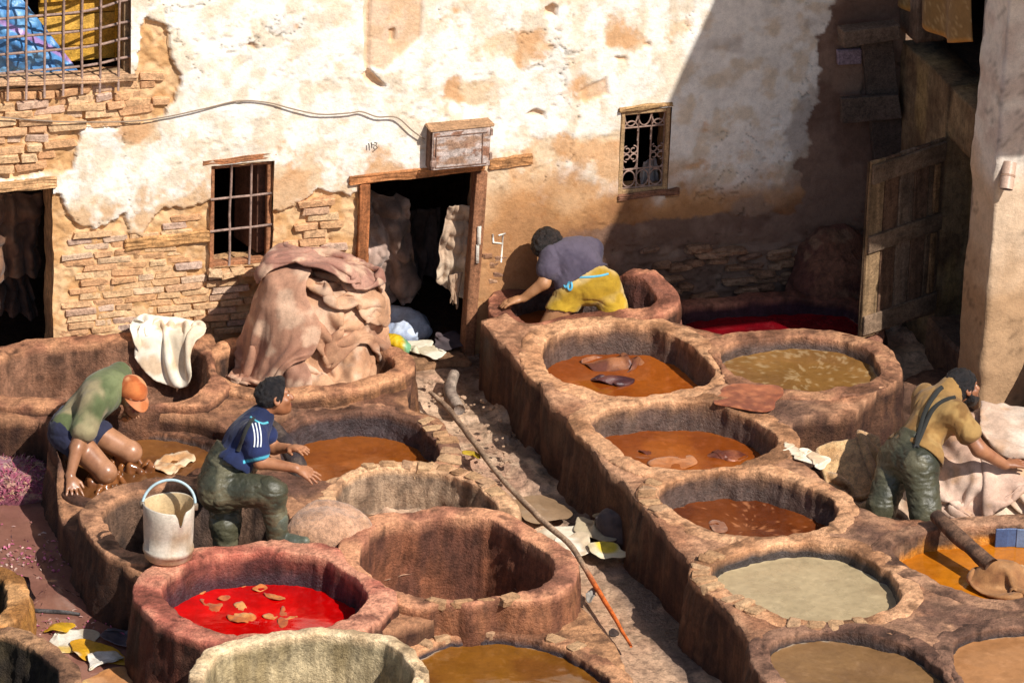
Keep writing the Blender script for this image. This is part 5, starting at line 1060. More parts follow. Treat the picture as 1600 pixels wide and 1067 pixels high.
# flat stones and lumps strewn in the alley
RUB = []
for k in range(90):
    u_ = RBK.uniform(650, 800); v_ = RBK.uniform(590, 790)
    if not (650+(v_-590)*.62 < u_ < 735+(v_-590)*.9): continue
    c = at(u_, v_, .12); s_ = RBK.uniform(.010, .034); RUB.append((tuple(c), (s_*1.3, s_, s_*.6), RBK.uniform(0, 3)))
Vs, Fs, n_ = [], [], 0
for k, (c, sc_, rz_) in enumerate(RUB):
    V, Fc = boxmesh(1, 1, 1, .2, .10, 200+k % 5); V = (V*np.array(sc_))@np.array(Matrix.Rotation(rz_, 3, 'Z')).T+np.array(c); Fs += [[i+n_ for i in f] for f in Fc]; Vs.append(V); n_ += len(V)
tag(mesh('rubble', np.vstack(Vs), Fs, MAT['mud'], col=lin('a5866c'), rgh=.85, smooth=False), 'small brown stones and clods strewn over the upper alley', 'rubble', kind='stuff')
# ------------------------------------------------------------------ things in the doorways and windows
def hanging(name, label, cat, q, y, mat, cols, seed, amp=.05, folds=9, group=None, crump=.02, x=None):
    """cloth hanging between four pixel corners (tl, tr, br, bl) on plane y"""
    P4 = [onwall(a, b, y) for a, b in q]; n, m = 54, 60; S, T = np.meshgrid(np.linspace(0, 1, n), np.linspace(0, 1, m), indexing='ij')
    e = [p[None, None] for p in P4]; s, t = S[..., None], T[..., None]; V = e[0]*(1-s)*(1-t)+e[1]*s*(1-t)+e[2]*s*t+e[3]*(1-s)*t
    ph = S*folds+1.3*fbm(v3(S*2, T*1.5, seed), 1.5, 2, seed); V[..., 1] += amp*(np.sin(ph*2*math.pi)*.5)*(.4+.6*T) + crump*(ridge(V, 6, seed)-.3); V[..., 0] += crump*.6*(fbm(V, 8, 2, seed+2)-.5)*2*T; V[..., 2] += .10*(fbm(v3(S*4, seed, 0), 1.2, 2, seed)-.5)*T
    o = mesh(name, V, grid_faces(n, m), MAT[mat], col=two(*cols, 5, seed)(V.reshape(-1, 3))); so = o.modifiers.new('thick', 'SOLIDIFY'); so.thickness = .006
    return tag(o, label, cat, group)
hanging('hide', 'pale hide hanging from a hook inside the right of the central doorway', 'hide', [(702, 322), (736, 318), (733, 472), (680, 440)], .12, 'hide', ('cdb69c', 'ad9279'), 3, .06, 1.3, None, .05)
hanging('hide', 'narrow strip of the pale hide dangling below it in the doorway', 'hide', [(702, 430), (722, 425), (716, 478), (705, 470)], .09, 'hide', ('c9ad90', 'a88a70'), 5, .03, 1.5)
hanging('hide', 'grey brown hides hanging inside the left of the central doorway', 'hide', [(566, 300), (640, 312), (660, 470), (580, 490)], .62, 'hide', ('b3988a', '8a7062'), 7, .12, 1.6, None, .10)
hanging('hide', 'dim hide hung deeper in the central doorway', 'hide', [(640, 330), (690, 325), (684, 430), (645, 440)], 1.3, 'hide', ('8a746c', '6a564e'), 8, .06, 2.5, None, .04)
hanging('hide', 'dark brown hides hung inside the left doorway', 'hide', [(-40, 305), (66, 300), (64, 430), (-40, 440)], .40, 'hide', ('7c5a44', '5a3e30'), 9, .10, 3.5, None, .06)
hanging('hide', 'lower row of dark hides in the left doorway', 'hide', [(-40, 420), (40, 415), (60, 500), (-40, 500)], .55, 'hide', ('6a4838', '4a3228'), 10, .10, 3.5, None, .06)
hanging('cloth', 'pale cloth hanging behind the scrollwork grille', 'cloth', [(1004, 252), (1026, 248), (1030, 292), (998, 296)], .16, 'cloth', ('b5aca8', '8a8280'), 11, .04, 2, None, .03)
ta = at(640, 515, .05)
blob('tarpaulin', 'pale blue plastic sheet crumpled inside the central doorway', 'tarpaulin', ta, [('e', (632, 512, .12), (.16, .16, .09)), ('t', [(605, 495, .15, .05), (640, 500, .1, .05), (664, 520, .05, .03)])], 'plastic', two('c2cad8', 'a5b0c6', 7, 3), .009, None, wrinkle(.014, 6, .008, 16, 6))
ya = at(622, 545, .08)
blob('plastic_bag', 'yellow and green plastic bag on the doorstep', 'bag', ya, [('t', [(602, 532, .03, .03), (618, 536, .0, .035), (632, 545, -.02, .03)])], 'plastic', lambda V: mix(np.broadcast_to(lin('d0aa20'), V.shape), np.broadcast_to(lin('6a9a72'), V.shape), sstep(at(628, 540, .1)[0]-.02, at(628, 540, .1)[0]+.02, V[:, 0]+.05*(fbm(V, 14, 2, 1)-.5))), .007, None, wrinkle(.008, 14, .004, 30, 2))
for k, (pc, sz, ro, cc, lb) in enumerate([((655, 545), (.30, .24), .5, ('ddd2ba', 'b8a888'), 'white rag bundled on the doorstep'), ((675, 552), (.26, .2), 1.8, ('e6dcc8', 'c2b294'), 'cream rag spread at the front of the doorstep'), ((700, 535), (.34, .3), 1.1, ('57494a', '3f3537'), 'dark rag in the right corner of the doorway')]):
    flat_sheet('rag', lb, 'rag', pc, .08, sz, ro, .55, 'cloth', two(*cc, 8, k), 140+k, None, 24, 40, 'rags on the doorstep', jit=.06, drop=.12)
tag(slab('doorstep', -.62, -.03, -.20, .06, -.05, .065, MAT['clay'], None, lin('8f6a4c'), .02, .01, 4, 4), 'worn stone doorstep under the central doorway', 'step')
# upper window: blue plastic bag and ochre crate
def bag():
    P4 = [onwall(a, b, .13) for a, b in [(-40, -40), (12, -30), (126, 116), (-40, 122)]]; n = 70; S, T = np.meshgrid(np.linspace(0, 1, n), np.linspace(0, 1, n), indexing='ij'); s, t = S[..., None], T[..., None]
    V = P4[0]*(1-s)*(1-t)+P4[1]*s*(1-t)+P4[2]*s*t+P4[3]*(1-s)*t; V[..., 1] += -.09*np.sin(S*math.pi)*np.sin(T*math.pi*.8)+.05*(ridge(V, 5, 3)-.4)+.02*(ridge(V, 13, 5)-.4)
    u, v = proj(V); band = sstep(7, 3, np.abs((v-55)-(u-40)*.55)); c = mix(mix(lin('6a9cc4'), lin('4a80b4'), sstep(.4, .6, fbm(V, 7, 3, 2))), lin('a07ab0'), band*.9)
    o = mesh('plastic_bag', V, grid_faces(n, n), MAT['plastic'], col=c.reshape(-1, 3)); so = o.modifiers.new('thick', 'SOLIDIFY'); so.thickness = .004; tag(o, 'blue plastic sack with purple stripe behind the upper window bars', 'bag')
bag()
cr = thing('crate', 'ochre wooden crate panel leaning inside the upper window', 'crate', onwall(150, 110, .3))
a, b = onwall(62, 112, .28), onwall(206, 112, .28)
for k in range(4): zq = 2.19+.105*k; slab('slat', a[0], b[0]-.02, .30, .318, zq, zq+.098, MAT['wood'], cr, [lin('c99a3e'), lin('bd8c34'), lin('cfa048'), lin('c4943c')][k], .004, .002, k, 2)
slab('crate_post', b[0]-.11, b[0]-.02, .27, .298, 2.18, 2.60, MAT['wood'], cr, lin('c9942e'), .004, .002, 9, 2); slab('crate_rail', a[0], b[0]-.02, .262, .30, 2.61, 2.635, MAT['wood'], cr, lin('b5852c'), .004, .002, 8, 2)
# ------------------------------------------------------------------ pink wool waste and litter at the lower left
def tufts(name, label, cat, pts, cols, n, L_=.05, r=.0025, seed=0, kind=None, parent=None, flat=.35):
    rg = np.random.default_rng(seed); Vs, Cs, Fs, b = [], [], [], 0
    for k in range(n):
        p = pts(rg); d = rg.normal(size=3); d[2] = abs(d[2])*flat; d /= np.linalg.norm(d); l = L_*rg.uniform(.4, 1.2); s = np.cross(d, rg.normal(size=3)); s /= np.linalg.norm(s); w = r*rg.uniform(.8, 2.4)
        m = p+d*l*.5+np.array([0, 0, l*.15]); Vs += [p-s*w, p+s*w, m+s*w*1.2, m-s*w*1.2, p+d*l]; c = lin(cols[rg.integers(len(cols))])*rg.uniform(.8, 1.15); Cs += [c]*5; Fs += [[b, b+1, b+2, b+3], [b+3, b+2, b+4]]; b += 5
    return mesh(name, np.array(Vs), Fs, MAT['cloth'], parent, col=np.array(Cs), smooth=False)
pa = at(48, 765, .06); T = thing('wool_heap', 'pink heap of wool waste at the left edge of the puddle', 'wool', pa)
blob('wool_mound', None, None, pa, [('e', (20, 755, .1), (.28, .25, .12)), ('e', (60, 765, .02), (.12, .12, .05)), ('e', (-20, 755, .1), (.25, .25, .13))], 'fur', two('9c566a', '84404f', 16, 3, 'b08a74', 30), .012, None, wrinkle(.012, 14, .008, 30, 3), .95, None, T)
def pmound(rg):
    a = rg.uniform(0, 6.28); q = math.sqrt(rg.uniform(0, 1)); c = off(pa, 18, 755, .1); return c+np.array([.32*q*math.cos(a), .27*q*math.sin(a), .12*(1-q*q)**.5*1.0])
tag(tufts('wool_tufts', None, None, pmound, ['b86a80', '9c4c62', 'c09484', 'b48a70', '94465a'], 2600, .055, .0022, 4, None, T), kind='stuff')
def pscat(rg):
    while True:
        u_, v_ = rg.uniform(0, 200), rg.uniform(800, 1040)
        if rg.random() < math.exp(-((v_-870)/22)**2)*(u_ < 110)+.8*math.exp(-((v_-975)/14)**2-((u_-100)/55)**2)+.03: return at(u_, v_, .028)+rg.normal(size=3)*.004
tag(tufts('wool_scraps', None, None, pscat, ['c8708a', 'b45a74', 'b08a80', '8a5a50', 'c8a898', 'a05068'], 260, .03, .003, 6, None, None, .08), 'pink wool scraps floating over the reddish puddle', 'wool', kind='stuff')
Hl = hfield(*(lambda c: (c[0]-1.2, c[0]+1.2, c[1]-1, c[1]+1))(at(150, 1010, .03)), lambda X, Y: .025+0*X, .03)
for k, (pc, sz, ro, cp, cc, lb, bc) in enumerate([((110, 1000), (.42, .34), .6, .62, ('ddd5c4', 'b5a58c'), 'white plastic bag lying in the puddle', 'c9a020'), ((150, 1022), (.46, .26), 2.3, .6, ('cf9a1e', 'b8841a'), 'bright yellow plastic bag beside the red vat wall', 'e0d8c8'), ((165, 1030), (.3, .26), 1.2, .7, ('ddd6ca', 'c0b4a0'), 'white wrapper below the yellow bag', 'c9a020'), ((95, 985), (.22, .16), .3, .6, ('d0a022', 'a8801c'), 'small yellow wrapper at the edge of the pink scraps', None), ((180, 1058), (.5, .24), .1, .75, ('c08a5c', 'a8703f'), 'orange brown hide offcut at the bottom edge', 'd8b070'), ((255, 1050), (.34, .26), 1.5, .6, ('b87a44', '96602f'), 'crumpled orange offcut at the foot of the red vat', None), ((190, 1000), (.4, .3), 2.0, .7, ('6a6068', '4c4448'), 'dark grey plastic sheet in the shadow of the red vat', None)]):
    c = at(*pc, .03); P, Fq = drape(Hl, c[:2], sz, ro, cp, 26, 45, 8, 160+k, .09, .005, hide_shape(k+2), jit=.05, bendk=.18); raise_field(Hl, P, .008)
    sheet('litter', lb, 'litter', P, Fq, 'plastic' if k < 4 or k == 6 else 'hide', two(*cc, 8, k, bc, 7), 'litter in the puddle', .004)
pole('stick', 'thin dark stick lying across the puddle', 'stick', [(45, 952), (85, 955), (125, 959)], .035, [.012, .013, .01], ('54504e', '3c3838'), 3)
# ------------------------------------------------------------------ people
def nrm(v): v = np.asarray(v, float); return v/(np.linalg.norm(v)+1e-9)
SKIN, LIP, MUD = 0, 1, 2
def head_axes(c, up, fwd):
    up = nrm(up); fwd = nrm(np.asarray(fwd, float)-up*(np.dot(fwd, up))); rt = np.cross(fwd, up); return np.stack([rt, fwd, up], 1)
def add_head(F, c, up, fwd, s=1.0):
    A = head_axes(c, up, fwd); rt, fw, u = A.T; c = np.asarray(c, float); E = lambda a, b, d: c+s*(rt*a+fw*b+u*d)
    F.ell(E(0, -.008, .028), np.array([.076, .094, .088])*s, A, .02); F.ell(E(0, .030, -.045), np.array([.058, .062, .068])*s, A, .03)
    F.ell(E(0, .066, -.088), np.array([.026, .022, .02])*s, A, .03)
    F.cone(E(-.045, .074, .022), E(.045, .074, .022), .013*s, .013*s, .02)                        # brow
    F.cone(E(0, .088, .012), E(0, .112, -.024), .009*s, .0145*s, .012); F.ell(E(0, .106, -.03), np.array([.019, .013, .011])*s, A, .01)   # nose
    for sg in (-1, 1):
        F.ell(E(sg*.032, .083, .003), np.array([.017, .012, .011])*s, A, .012, sub=True)                                      # eye sockets
        F.ell(E(sg*.045, .060, -.028), np.array([.024, .022, .022])*s, A, .02)                                                  # cheeks
        F.ell(E(sg*.079, -.008, -.008), np.array([.010, .021, .031])*s, A, .006); F.ell(E(sg*.084, -.004, -.004), np.array([.006, .011, .018])*s, A, .004, sub=True)   # ears
    F.cone(E(-.022, .086, -.055), E(.022, .086, -.055), .0075*s, .0075*s, .006, LIP); F.cone(E(-.018, .085, -.067), E(.018, .085, -.067), .008*s, .008*s, .006, LIP)
    return A
def add_hand(F, w, d, pn, curl=.5, spread=.25, s=1.0, side=1):
    """palm from wrist w along d, palm facing pn; four unequal fingers in two bones each, thumb from the palm's side"""
    d = nrm(d); pn = nrm(np.asarray(pn, float)-d*np.dot(pn, d)); sd = np.cross(d, pn)*side; w = np.asarray(w, float)
    F.cone(w, w+d*.05*s, .024*s, .03*s, .02, flat=(pn, 1.5)); F.cone(w+d*.045*s-sd*.018*s, w+d*.085*s-sd*.026*s, .022*s, .014*s, .015, flat=(pn, 1.25)); F.cone(w+d*.045*s+sd*.014*s, w+d*.085*s+sd*.026*s, .022*s, .014*s, .015, flat=(pn, 1.25)); F.cone(w+d*.05*s, w+d*.09*s, .022*s, .015*s, .015, flat=(pn, 1.25))
    for i, L_ in enumerate((.068, .078, .072, .056)):
        o = (-.031+.0205*i)*s; b = w+d*(.086-.003*abs(i-1))*s+sd*o; a = (i-1.4)*spread*.35; dd = nrm(d+sd*a); k1 = nrm(dd+pn*curl*.6); k2 = nrm(dd+pn*curl*1.6); m = b+k1*L_*.52*s
        F.cone(b-d*.012*s, m, .0105*s, .0095*s, .004); F.cone(m, m+k2*L_*.48*s, .0095*s, .0075*s, .004)
    b = w+d*.03*s-sd*.024*s; m = b+nrm(d*.6-sd*.8+pn*.2)*.038*s; F.cone(b, m, .015*s, .0115*s, .01); F.cone(m, m+nrm(d*.9-sd*.35+pn*.3)*.034*s, .0115*s, .009*s, .004)
def fieldbox(pts, pad, h): pts = np.array(pts); return Field(pts.min(0)-pad, pts.max(0)+pad, h)
def torso(F, hipc, chest, neck, shL, shR, hL, hR, infl=0.0, k=.05, t=0):
    ax = nrm(shR-shL); sp = nrm(neck-hipc); fn = nrm(np.cross(ax, sp)); i = infl
    F.cone(hL, hR, .098+i, .098+i, k, t); F.cone(hipc, (hipc+chest)/2, .118+i, .108+i, k, t, flat=(fn, 1.18)); F.cone((hipc+chest)/2, chest, .11+i, .125+i, k, t, flat=(fn, 1.15))
    F.cone(chest+(shL-chest)*.45, chest+(shR-chest)*.45, .10+i, .10+i, k, t, flat=(fn, 1.1)); F.cone(shL, shR, .058+i, .058+i, k, t); F.cone(chest, neck-sp*.03, .085+i, .062+i, k, t)
def cloth_disp(a, f, seed, axis=None, amp2=.003):
    def g(P):
        Q = np.asarray(P, float)
        if axis is not None: ax = nrm(axis); Q = Q-np.outer(Q@ax, ax)*.65
        w = np.stack([fbm(Q, 6, 2, seed+i) for i in range(3)], -1)-.5; Q = Q+w*.10
        return -(a*(np.sqrt(np.abs(2*fbm(Q, f, 2, seed)-1)+.02)-.45)*1.3+amp2*ridge(Q, f*2.7, seed+4))
    return g
def hair_mesh(c, A, parent, cols, cutn, cutd, infl=.012, s=1.0, rough=.010, name='hair', extra=None, h=.006):
    rt, fw, u = A.T; F = Field(np.asarray(c)-.17, np.asarray(c)+.17, h)
    F.ell(c+s*(-.010*fw+.030*u), (np.array([.077, .096, .09])+infl)*s, A, .01)
    if extra: extra(F, c, rt, fw, u)
    n = nrm(fw*cutn[0]+u*cutn[1]); F.cut(c+n*cutd, n)
    F.disp(lambda P: -rough*(fbm(P, 60, 2, 3)-.4)*1.6-.014*(fbm(P, 24, 2, 8)-.5)); V, Q, C = F.surf(); return mesh(name, V, Q, MAT['hair'], parent, col=two(*cols, 40, 3)(V))
def eyes(c, A, parent, s=1.0):
    rt, fw, u = A.T
    for sg in (-1, 1):
        p = c+s*(rt*sg*.032+fw*.078+u*.003); F = Field(p-.03, p+.03, .0035); F.ell(p, np.array([.013, .010, .007])*s, A, .002); V, Q, C = F.surf(); d = (V-p)@rt
        mesh('eye', V, Q, MAT['skin'], parent, col=mix(np.broadcast_to(lin('d8ccbc'), V.shape), np.broadcast_to(lin('1c120c'), V.shape), sstep(.0075, .0055, np.abs(d))), rgh=.2)
        P = np.array([c+s*(rt*sg*a+fw*(.090-abs(a-.03)*.25)+u*b) for a, b in ((.016, .020), (.03, .026), (.048, .021))]); V, Fc = tube(spline(P, 8), .0045, 6); mesh('eyebrow', V, Fc, MAT['hair'], parent, col=lin('1e1512'))
SK = ('b07a58', '9c6646'); PH = .0062
def body_out(T, F, skin=SK, rgh=.6, seed=0, mud=None):
    V, Q, C = F.surf(); col = two(*skin, 7, seed)(V); col[C == LIP] = lin('8a4a3e')
    r = np.full(len(V), rgh)
    if mud: m = mud(V); col = mix(col, lin('8a5a34'), m); r = r*(1-m)+.22*m
    return mesh('body', V, Q, MAT['skin'], T, col=col, rgh=r)
def garment(T, name, F, mat, colf, rgh=.85):
    V, Q, C = F.surf(); return mesh(name, V, Q, MAT[mat], T, col=colf(V, C), rgh=rgh)

from mathutils.bvhtree import BVHTree
def cling(objs, px, n=30, lift=.004):                       # a line that lies on the clothing
    pts = spline(np.array(px, float), n); tr = [BVHTree.FromPolygons([v.co[:] for v in o.data.vertices], [p.vertices[:] for p in o.data.polygons]) for o in objs]; out = []
    for u_, v_ in pts:
        d = nrm(ray(u_, v_)); hit = [t.ray_cast(Vector(CAMP), Vector(d)) for t in tr]; hit = [h for h in hit if h[0] is not None]
        if hit: h = min(hit, key=lambda h: h[3]); out.append(np.array(h[0])+np.array(h[1])*lift)
        elif out: out.append(off(out[-1], u_, v_))
    if len(out) < 3: out = [off(CAMP+nrm(ray(*pts[0]))*DIST, *p_) for p_ in pts]
    P = np.array(out)
    for _ in range(2): P[1:-1] = .5*P[1:-1]+.25*(P[:-2]+P[2:])
    return P
def strap(T, objs, px, r=.014, c='2c2c2a', name='strap'):
    P = cling(objs, px); V, Fc = tube(P, r, 8); return mesh(name, V, Fc, MAT['cloth'], T, col=lin(c))
# --- man in yellow shorts, bent over in the far vat, seen from behind
def man_shorts():
    an = at(915, 505, .30); J = lambda u, v, d=0: off(an, u, v, d)
    T = thing('person', 'person in purple tee and yellow shorts bending over in the far vat', 'person', J(915, 520, 0))
    hip, hL, hR = J(922, 446, -.27), J(897, 450, -.29), J(945, 446, -.26); chest, neck = J(900, 407, -.25), J(878, 390, -.235); sL, sR = J(863, 400, -.31), J(924, 390, -.17)
    kL, kR = J(850, 524, -.24), J(974, 522, -.20); el, wr = J(850, 442, -.33), at(818, 466, .55); hc_ = J(861, 385, -.25)
    pts = [hip, neck, kL, kR, el, wr, hc_, at(785, 475, .5), sR, J(900, 450, .2)]; F = fieldbox(pts, .2, PH)
    torso(F, hip, chest, neck, sL, sR, hL, hR); F.cone(neck, hc_, .055, .05, .03); A = add_head(F, hc_, nrm(hc_-neck), nrm(J(820, 430, -.25)-hc_))
    F.cone(sL, el, .052, .041, .03); F.cone(el, wr, .041, .027, .02); add_hand(F, wr, at(788, 473, .52)-wr, (0, 0, -1), .35)
    er, wr2 = J(912, 440, -.12), J(905, 480, -.16); F.cone(sR, er, .05, .04, .03); F.cone(er, wr2, .04, .028, .02); add_hand(F, wr2, J(900, 500, -.16)-wr2, (0, 1, 0), .4)
    F.cone(hL, kL, .09, .066, .03); F.cone(hR, kR, .09, .066, .03); F.cone(kL, kL-np.array([0, 0, .3]), .06, .045, .02); F.cone(kR, kR-np.array([0, 0, .3]), .06, .045, .02)
    body_out(T, F, ('ab7a54', '94653f'), .5, 1)
    hair_mesh(hc_, A, T, ('2a201c', '18120f'), (1, -.55), .05)
    G = fieldbox([hip, neck, sL, sR, el], .17, PH); torso(G, hip+(chest-hip)*.12, chest, neck, sL, sR, hL+(chest-hip)*.2, hR+(chest-hip)*.2, .012); G.cone(sL, sL+(el-sL)*.50, .070, .078, .03); G.cone(sR, sR+(er-sR)*.5, .066, .07, .03)
    w = J(920, 429, -.26); G.cut(w, nrm(hip-chest)); e_ = sL+(el-sL)*.56; 
    G.disp(cloth_disp(.009, 9, 2, chest-hip)); garment(T, 'tee_shirt', G, 'cloth', lambda V, C: two('544b58', '423a48', 6, 2)(V))
    S = fieldbox([hip, kL, kR, hL, hR], .16, PH); S.cone(hL, hR, .102, .102, .03); S.cone(hip, J(922, 434, -.26), .120, .118, .05); a, b = hL+(kL-hL)*.46, hR+(kR-hR)*.44; S.cone(hL, a, .104, .092, .012); S.cone(hR, b, .104, .092, .012)
    S.cut(J(921, 427, -.26), nrm(chest-hip)); S.cut((a+b)/2+nrm(kL+kR-hL-hR)*.02, nrm(kL+kR-hL-hR)); S.disp(cloth_disp(.010, 8, 5)); st = garment(T, 'shorts', S, 'cloth', lambda V, C: mix(two('b8942a', '9c7a1e', 6, 3)(V), np.broadcast_to(lin('c8ac78'), V.shape), sstep(.45, .62, fbm(V, 5, 3, 8))*.7))
    rim = [J(878, 436, -.2), J(885, 433, -.24), J(905, 434, -.27), J(930, 433, -.27), J(953, 428, -.22)]; V, Fc = tube(cling([st], [(886, 436), (896, 434), (920, 433), (938, 431), (950, 428)], 30, .0), .008, 8); b_ = mesh('rope_belt', V, Fc, MAT['cloth'], T, col=lin('5fa8c0'))
    for q in ([(888, 436), (882, 441), (884, 450), (890, 442)], [(890, 437), (894, 446), (891, 454), (887, 448), (890, 439)]): V, Fc = tube(cling([st], q, 16, .004), .008, 7); mesh('rope_knot', V, Fc, MAT['cloth'], b_, col=lin('58a0bc'))
man_shorts()

# --- man with the orange cap kneeling in the muddy pit
def man_cap():
    an = at(150, 752, .235); J = lambda u, v, d=0: off(an, u, v, d)
    T = thing('person', 'person in green tee and orange cap kneeling in the muddy pit', 'person', J(150, 770, 0))
    hip, hL, hR = J(108, 668, .10), J(104, 676, .0), J(122, 662, .20); chest, neck = J(158, 615, .10), J(188, 596, .14); sL, sR = J(146, 632, -.10), J(186, 586, .24)
    kL, kR = J(165, 738, -.08), J(204, 706, .16); hd = at(111, 758, .32); wl = hd+np.array([0, .02, .055]); el = (J(120, 700, -.12)+0)
    hc_ = J(206, 618, .10); er, wr2 = J(206, 640, .26), J(196, 652, .30)
    F = fieldbox([hip, neck, sL, sR, kL, kR, wl, el, hc_, hd, J(120, 790, .1), J(220, 660, .1), J(90, 700, .1)], .19, PH)
    torso(F, hip, chest, neck, sL, sR, hL, hR); F.cone(neck, hc_, .056, .05, .03); A = add_head(F, hc_, nrm(J(206, 590, .02)-J(196, 640, .12)), nrm(J(226, 668, -.02)-hc_))
    F.cone(sL, el, .054, .043, .03); F.cone(el, wl, .042, .028, .02); add_hand(F, wl, hd-wl+np.array([.0, -.05, .012]), (0, 0, -1), .15, .7, side=-1)
    F.cone(sR, er, .05, .04, .03); F.cone(er, wr2, .04, .03, .02); add_hand(F, wr2, J(205, 648, .2)-wr2, (0, 0, -1), .4)
    F.cone(hL, kL, .098, .066, .03); F.cone(hR, kR, .098, .066, .03); F.ell(kL, (.066, .066, .07)); F.ell(kR, (.066, .066, .07))
    F.cone(kL, J(128, 765, .15), .062, .045, .02); F.cone(kR, J(165, 745, .36), .062, .045, .02)
    body_out(T, F, ('ab7a5a', '946548'), .34, 2, lambda V: sstep(.34, .22, V[:, 2]+(fbm(V, 12, 3, 4)-.5)*.10))
    G = fieldbox([hip, neck, sL, sR, el], .18, PH); torso(G, hip, chest, neck, sL, sR, hL+(chest-hip)*.1, hR+(chest-hip)*.1, .016); se = sL+(el-sL)*.55; G.cone(sL, se, .074, .082, .03); G.cone(sR, sR+(er-sR)*.5, .07, .075, .03); G.cone(sL, se, .05, .06, .01)
    G.cut(hip-nrm(chest-hip)*.045, nrm(hip-chest)); G.disp(cloth_disp(.013, 8, 12, chest-hip)); garment(T, 'tee_shirt', G, 'cloth', lambda V, C: mix(two('6f7550', '565e3c', 6, 2)(V), np.broadcast_to(lin('a08d6c'), V.shape), sstep(.48, .62, fbm(V, 4, 3, 18))*.7))
    S = fieldbox([hip, kL, kR, hL, hR], .16, PH); S.cone(hL, hR, .108, .108, .05); S.cone(hip, hip+(chest-hip)*.2, .12, .118, .05); a, b = hL+(kL-hL)*.42, hR+(kR-hR)*.40; S.cone(hL, a, .108, .096, .03); S.cone(hR, b, .108, .096, .03)
    S.cut((a+b)/2+nrm(kL+kR-hL-hR)*.03, nrm(kL+kR-hL-hR)); S.disp(cloth_disp(.008, 9, 7)); sh = garment(T, 'shorts', S, 'cloth', lambda V, C: two('2c2d42', '1f2034', 6, 3)(V))
    # cap
    rt, fw, u = A.T; C_ = Field(hc_-.22, hc_+.22, .006); C_.ell(hc_+(-.006*fw+.034*u), np.array([.090, .108, .094]), A, .01); n = nrm(fw*.10-u*1.0); C_.cut(hc_+u*.008, n); C_.disp(lambda P: -.004*(fbm(P, 18, 3, 3)-.5)); cp = garment(T, 'cap', C_, 'cloth', lambda V, C: two('c4703c', 'a8562a', 9, 4, 'd89a68')(V))
    nn = 24; a = np.radians(np.linspace(-62, 62, nn)); rr = np.linspace(0, 1, 8); V = []
    for t in rr: V.append(hc_+np.outer(np.sin(a)*(.084+.0*t), rt)+np.outer(np.cos(a)*(.100+.075*t)-.012*t, fw)+np.outer(.012-.030*t*np.cos(a)**2+.012*(np.sin(a)**2)*t-.01*t, u))
    o = mesh('visor', np.array(V), grid_faces(8, nn), MAT['cloth'], cp, col=two('c07850', 'ad6438', 12, 5)(np.array(V).reshape(-1, 3))); so = o.modifiers.new('thick', 'SOLIDIFY'); so.thickness = .006
    # mud thrown up around the knees
    for kk, k_ in enumerate((kL, kR)):
        M_ = Field(k_-.2, k_+.2, .008)
        for i in range(26):
            r_ = random.Random(kk*50+i); q = k_*[1, 1, 0]+np.array([r_.uniform(-.13, .12), r_.uniform(-.12, .08), .238+r_.uniform(0, .045)]); M_.cone(q, q+np.array([r_.uniform(-.03, .03), r_.uniform(-.03, .03), -.05]), r_.uniform(.008, .02), .02, .02)
        V, Q, C = M_.surf(); mesh('mud_splash', V, Q, MAT['liquid'], T, col=two('8a5630', '6d4226', 12, 3)(V), rgh=.2)
man_cap()

def waders(T, parts, cuts, colr, seed, pts, name='waders'):
    W = fieldbox(pts, .19, PH)
    for p in parts: W.cone(*p[:4], p[4] if len(p) > 4 else .04)
    for c in cuts: W.cut(*c)
    W.disp(lambda P: cloth_disp(.009, 10, seed, None, .004)(P*np.array([.8, .8, 1.6]))); return garment(T, name, W, 'rubber', lambda V, C: colr(V))
OLIVE = two('4d4a38', '35362a', 5, 4, '66604a', 8)
